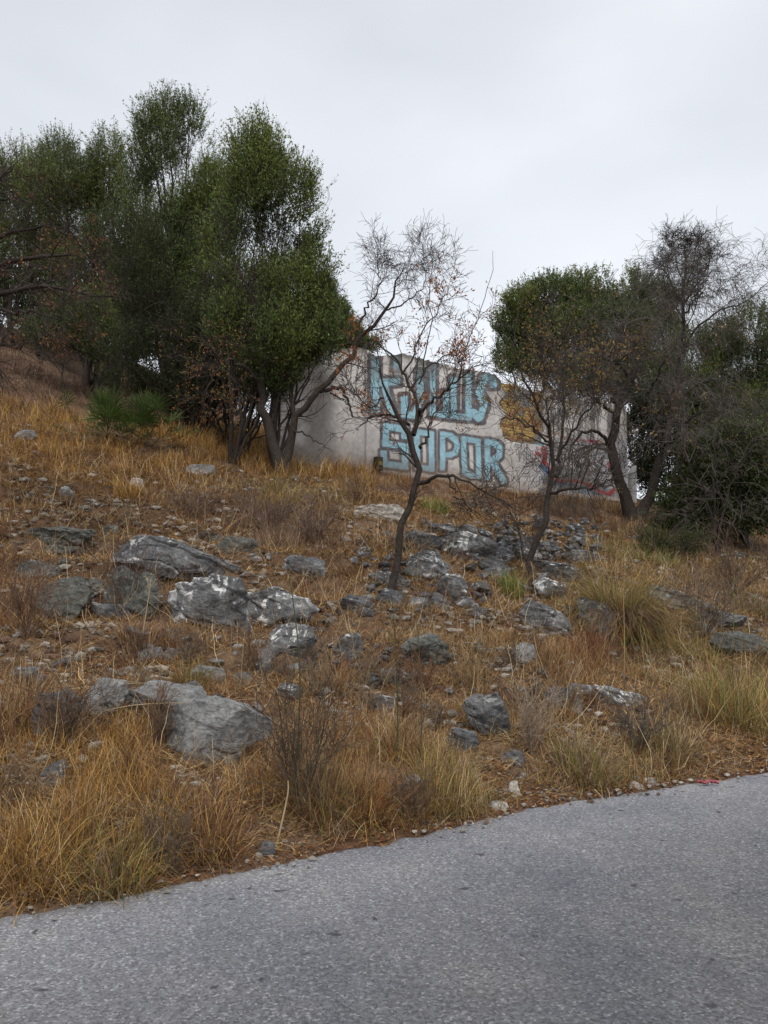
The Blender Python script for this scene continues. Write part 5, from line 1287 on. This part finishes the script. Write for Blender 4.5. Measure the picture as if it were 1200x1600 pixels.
# dry twiggy shrublets on the slope
def shrublet(px, py, wpx, hpx, label, colc, n=16):
    g = hit(px, py); sc = g[1] / F_PX
    a = rng.uniform(0, 6.28, n); R = wpx * sc / 2; Hh = hpx * sc
    e = np.stack([np.cos(a) * R * rng.uniform(.2, 1, n), np.sin(a) * R * rng.uniform(.2, 1, n), Hh * rng.uniform(.5, 1.1, n)], -1)
    t = np.linspace(0, 1, 6)[None, :, None]
    P = e[:, None] * t * np.array([1, 1, 1]) + rng.normal(0, 0.012, (n, 6, 3)) * (t > 0)
    P[:, 0, 2] -= 0.03
    R0 = np.full((n, 6), 0.003 + 0.0003 * g[1]) * np.linspace(1, .5, 6)
    p1, r1 = grow(P, R0, 6, .45, .9, 5, .15, .2, .7, .15); p2, r2 = grow(p1, r1, 3, .5, .9, 4, .1, .25, .8, .2)
    root = empty('dry_shrub', g)
    parts = []
    for p, r in ((P, R0), (p1, r1), (p2, r2)):
        v, f = tubes(p, np.maximum(r, 0.0011 + 0.00013 * g[1]), 3); parts.append((v, f, np.repeat(np.array(colc)[None] * rng.uniform(.7, 1.4, (len(p), 1)), p.shape[1] * 3, 0)))
    mk('twigs', *join(parts)[:2], M['twig'], root, join(parts)[2])
    tag(root, label, 'shrub')
SH = [(470, 1290, 150, 190, 'dark grey twiggy dead shrub beside the tall russet tuft near the road', (0.1, 0.075, 0.055), 20),
      (830, 1180, 90, 90, 'pale dead twig bush right of the rounded boulder', (0.3, 0.23, 0.17), 18),
      (1000, 1180, 110, 80, 'dark dead twig bush on the right bank by the road', (0.1, 0.085, 0.07), 18),
      (40, 1000, 120, 110, 'brown dead shrub at the left edge', (0.16, 0.1, 0.07), 20),
      (200, 960, 130, 80, 'dark brown dead shrub in front of the greenish block', (0.12, 0.085, 0.07), 22),
      (420, 840, 120, 70, 'purple brown dead shrub right of the long slab', (0.17, 0.12, 0.1), 24),
      (490, 850, 100, 60, 'purple brown dead shrub above the dark flat faced rock', (0.17, 0.12, 0.1), 20),
      (270, 1370, 130, 110, 'grey dead shrub in the golden grass at the road edge', (0.15, 0.11, 0.075), 14),
      (100, 1160, 140, 80, 'low brown dead shrub below the notched boulder', (0.15, 0.095, 0.06), 20),
      (640, 1290, 100, 80, 'small brown dead shrub by the road in the middle', (0.17, 0.11, 0.07), 16),
      (930, 1040, 110, 60, 'rusty dead shrub below the drooping tussock', (0.2, 0.095, 0.055), 18),
      (1100, 1000, 140, 90, 'grey brown dead shrub right of the drooping tussock', (0.17, 0.13, 0.1), 22),
      (300, 810, 100, 45, 'low dull dead shrub above the long slab', (0.16, 0.11, 0.085), 18),
      (1150, 930, 150, 80, 'dull brown dead shrub under the dark bush', (0.13, 0.09, 0.065), 22),
      (740, 1080, 90, 70, 'thin straw coloured dead shrub on mid slope', (0.28, 0.19, 0.1), 14),
      (560, 790, 70, 40, 'brown dead shrub left of the white topped rock', (0.2, 0.13, 0.08), 16)]
for s in SH: shrublet(*s)
weed_protos = []
for k in range(5):
    shrublet(300 + 90 * k, 1040 + 12 * k, rng.uniform(55, 80), rng.uniform(40, 65), 'small ' + ('grey brown', 'brown', 'dark', 'straw coloured', 'rusty brown')[k] + ' dead weed among rocks and straw at mid slope', [(0.16, 0.12, 0.09), (0.2, 0.13, 0.08), (0.12, 0.09, 0.07), (0.26, 0.19, 0.12), (0.18, 0.1, 0.06)][k], 10)
    o = [q for q in COL.objects if q.name.startswith('dry_shrub') and q.type == 'EMPTY'][-1]
    o['group'] = 'small dead weeds on the bank'; weed_protos.append(o)
for k in range(60):
    px = rng.uniform(0, 1200); ylo = 1290 - px * 0.17; py = rng.uniform(790, ylo) if k % 3 else rng.uniform(ylo - 130, ylo)
    g = hit(px, py)
    src = weed_protos[k % 5]; c = src.copy(); COL.objects.link(c); c.location = g
    c['label'] = 'small dead %s weed %s, on the %s of the slope' % (('grey brown', 'brown', 'dark', 'straw coloured', 'rusty brown')[k % 5], 'near the road' if py > ylo - 130 else ('half way up the bank' if py > 960 else 'high among the rocks'), 'left' if px < 400 else ('middle' if px < 800 else 'right'))
    c.rotation_euler = (0, 0, rng.uniform(0, 6.28)); c.scale = (rng.uniform(.45, .85),) * 3
    for ch in src.children:
        d = ch.copy(); COL.objects.link(d); d.parent = c

# tall single dead stalks
def stalk(pts, r, label, colc, head=0):
    g = hit(*pts[0]); P = np.array([at(x, y, g[1]) - g for x, y in pts]); P[0, 2] -= 0.04
    Q, R = resample(P, np.linspace(r, r * .45, len(pts)), 12)
    v, f = tubes(Q[None], R[None], 5)
    root = empty('dead_stalk', g); mk('stem', v, f, M['twig'], root, np.tile(colc, (len(v), 1)))
    if head:
        p, rr = grow(Q[None, -5:], R[None, -5:], head, -0.09, 1.0, 4, .5, .1, .7, .2); v, f = tubes(p, np.maximum(rr, .0018), 3)
        V, F_, C_ = leaves_at(p[:, -1], norm(p[:, -1] - p[:, 0]), 5, .016, .012, [(.42, .36, .26)], .006)
        mk('flower_head', *join([(v, f, np.array(colc)), (V, F_, C_)])[:2], M['twig'], root, join([(v, f, np.array(colc)), (V, F_, C_)])[2])
    tag(root, label, 'stalk')
ST = (0.42, 0.33, 0.2); DG = (0.07, 0.08, 0.035)
stalk([(220, 1000), (228, 960), (234, 920), (236, 905)], .006, 'dry umbrella headed flower stalk before the greenish block', ST, 9)
stalk([(975, 1070), (976, 1000), (974, 930), (974, 905)], .006, 'straight pale stalk standing before the drooping tussock', (.36, .24, .12), 5)
stalk([(462, 1260), (466, 1150), (470, 1060), (465, 985), (452, 900)], .007, 'tall thin green stem left of the middle', DG)
stalk([(620, 1200), (622, 1090), (618, 1000), (612, 930)], .006, 'thin dark green stem rising below the young bare tree', DG)
stalk([(655, 1200), (660, 1120), (655, 1010), (650, 960)], .005, 'thin dark stem right of the green one below the young bare tree', (.1, .09, .05))
stalk([(430, 1320), (446, 1260), (452, 1230), (450, 1220)], .007, 'pale bent cane beside the road left of the middle', ST)
stalk([(470, 1290), (480, 1260), (472, 1240), (460, 1232)], .005, 'white curved cane in the dark dead shrub', (.55, .5, .4))
stalk([(100, 1120), (200, 1100), (290, 1098), (400, 1092)], .004, 'long pale straw lying across the flat bedrock', ST)
stalk([(30, 1092), (110, 1075), (200, 1068), (255, 1066)], .004, 'long pale straw lying left of the flat bedrock', ST)
stalk([(620, 1120), (650, 1150), (675, 1172)], .006, 'pale fallen stick on the lower middle bank', (.5, .42, .32))
stalk([(820, 1090), (815, 1140), (790, 1090), (785, 1080)], .004, 'thin pale stem beside the rounded boulder', ST)
stalk([(1130, 1120), (1100, 1090), (1060, 1070), (1030, 1060)], .005, 'arching straw stem at right', ST)
stalk([(1055, 1150), (1054, 1135), (1052, 1128)], .010, 'short pale cut cane stub on the right bank', (.6, .52, .36))
stalk([(1145, 1000), (1147, 960), (1146, 925), (1147, 905)], .006, 'green upright stem at the right edge of the slope', (.14, .2, .06), 4)
stalk([(640, 985), (690, 1010), (735, 1035), (745, 1060)], .006, 'fallen pale branch on mid slope right of the young bare tree', (.4, .3, .2))

# ------------------------------------------------------------------ dwarf fan palm
g = hit(188, 702); palm = empty('fan_palm', g)
tag(palm, 'low dark green dwarf fan palm under the left thicket', 'palm')
scp = g[1] / F_PX
for k in range(76):
    dead = k >= 60
    a = rng.uniform(0, 6.28); el = rng.uniform(-0.35, 0.05) if dead else rng.uniform(0.25, 1.35)
    L = scp * rng.uniform(18, 60) * (0.7 if dead else 1)
    b0 = np.array([rng.uniform(-62, 62) * scp, rng.uniform(-.4, .4), 0.2])
    d = np.array([math.cos(a) * math.cos(el), math.sin(a) * math.cos(el), math.sin(el)])
    tip = b0 + d * L; side = norm(np.cross(d, [0, 0, 1.0])); upv = np.cross(side, d)
    parts = [(*tubes(np.linspace(b0, tip, 4)[None], np.full((1, 4), 0.006), 4), np.array([0.07, 0.085, 0.03]) if not dead else np.array([.2, .15, .09]))]
    m = 17; fa = np.linspace(-1.5, 1.5, m) + rng.normal(0, .05, m); LL = scp * rng.uniform(26, 40)
    V = []
    for q in fa:
        dd = norm(d * math.cos(q) + side * math.sin(q) + upv * rng.normal(0.25, .15)); e = tip + dd * LL * (1 - .12 * abs(q)) * rng.uniform(.85, 1.1); w_ = norm(np.cross(dd, upv + side * .3)) * 0.013
        V += [tip, tip + dd * LL * .55 + w_, e + np.array([0, 0, -0.04]), tip + dd * LL * .55 - w_]
    c = np.array([(0.06, 0.1, 0.02), (0.085, 0.13, 0.03), (0.045, 0.075, 0.018)][k % 3]) if not dead else np.array([.3, .23, .15])
    parts.append((np.array(V), np.arange(4 * m).reshape(-1, 4), c))
    V, F_, C_ = join(parts)
    fo = mk('frond', V, F_, M['leaf'], palm, C_)
    if dead: fo['label'] = 'dead grey brown frond'

# ------------------------------------------------------------------ concrete post, box at the wall, scrap of red plastic
def box_mesh(sx, sy, sz, bev=0.01, top=None):
    bm = bmesh.new(); bmesh.ops.create_cube(bm, size=1)
    for v in bm.verts: v.co = (v.co.x * sx, v.co.y * sy, (v.co.z + .5) * sz + (top(v.co.x) if top and v.co.z > 0 else 0))
    bmesh.ops.bevel(bm, geom=bm.edges[:], offset=bev, segments=2, affect='EDGES')
    me = bpy.data.meshes.new('m'); bm.to_mesh(me); bm.free(); return me
white = plain('weathered_white_concrete', (0.5, 0.49, 0.46), 0.9)
pe = W0 + WD * (uR + 0.22); gz_ = float(H(np.array([pe[0]]), np.array([pe[1]]))[0])
me = box_mesh(0.2, 0.22, 1.15, 0.012, lambda x: 0.28 * (x > 0)); me.materials.append(white)
o = bpy.data.objects.new('concrete_post', me); COL.objects.link(o); o.location = (pe[0], pe[1], gz_ - 0.1); o.rotation_euler = (0, 0.03, math.atan2(WD[1], WD[0]))
tag(o, 'short white post with slanted broken top at the right end of the wall', 'post')
pu, pz = wall_hit(585, 733); q = W0 + WD * float(pu) + WN * 0.16
me = box_mesh(0.2, 0.16, 0.34, 0.012); me.materials.append(plain('rusty_dark_metal', (0.06, 0.045, 0.02), 0.8))
rt = empty('meter_box', (q[0], q[1], float(pz) - 0.05)); rt.rotation_euler = (0, 0, math.atan2(WD[1], WD[0]))
hs_ = bpy.data.objects.new('housing', me); COL.objects.link(hs_); hs_.parent = rt
me = box_mesh(0.13, 0.02, 0.1, 0.004); me.materials.append(plain('yellowed_plate', (0.2, 0.15, 0.04), 0.7))
o = bpy.data.objects.new('plate', me); COL.objects.link(o); o.parent = hs_; o.location = (0, -0.088, 0.12)
tag(rt, 'small dark rusty box standing against the foot of the wall left of the letters', 'box')
gq = at(1105, 1219, 6.05)
bm = bmesh.new(); bmesh.ops.create_grid(bm, x_segments=22, y_segments=7, size=0.5)
for v in bm.verts:
    x, y = v.co.x, v.co.y
    v.co = (x * 0.15, y * 0.035 * (1.2 - abs(x)) + 0.02 * math.sin(x * 9), 0.012 + 0.018 * abs(math.sin(x * 13 + y * 7)) + 0.006 * math.sin(y * 23))
me = bpy.data.meshes.new('red_scrap'); bm.to_mesh(me); bm.free()
for p in me.polygons: p.use_smooth = True
me.materials.append(plain('red_plastic', (0.42, 0.1, 0.11), 0.45))
o = bpy.data.objects.new('plastic_scrap', me); COL.objects.link(o); o.location = (gq[0], np.interp(gq[0], EDGE[:, 0], EDGE[:, 1]) - 0.12, 0.006)
o.modifiers.new('thickness', 'SOLIDIFY').thickness = 0.002
tag(o, 'crumpled scrap of red plastic on the edge of the asphalt at right', 'litter')
bpy.context.view_layer.update()
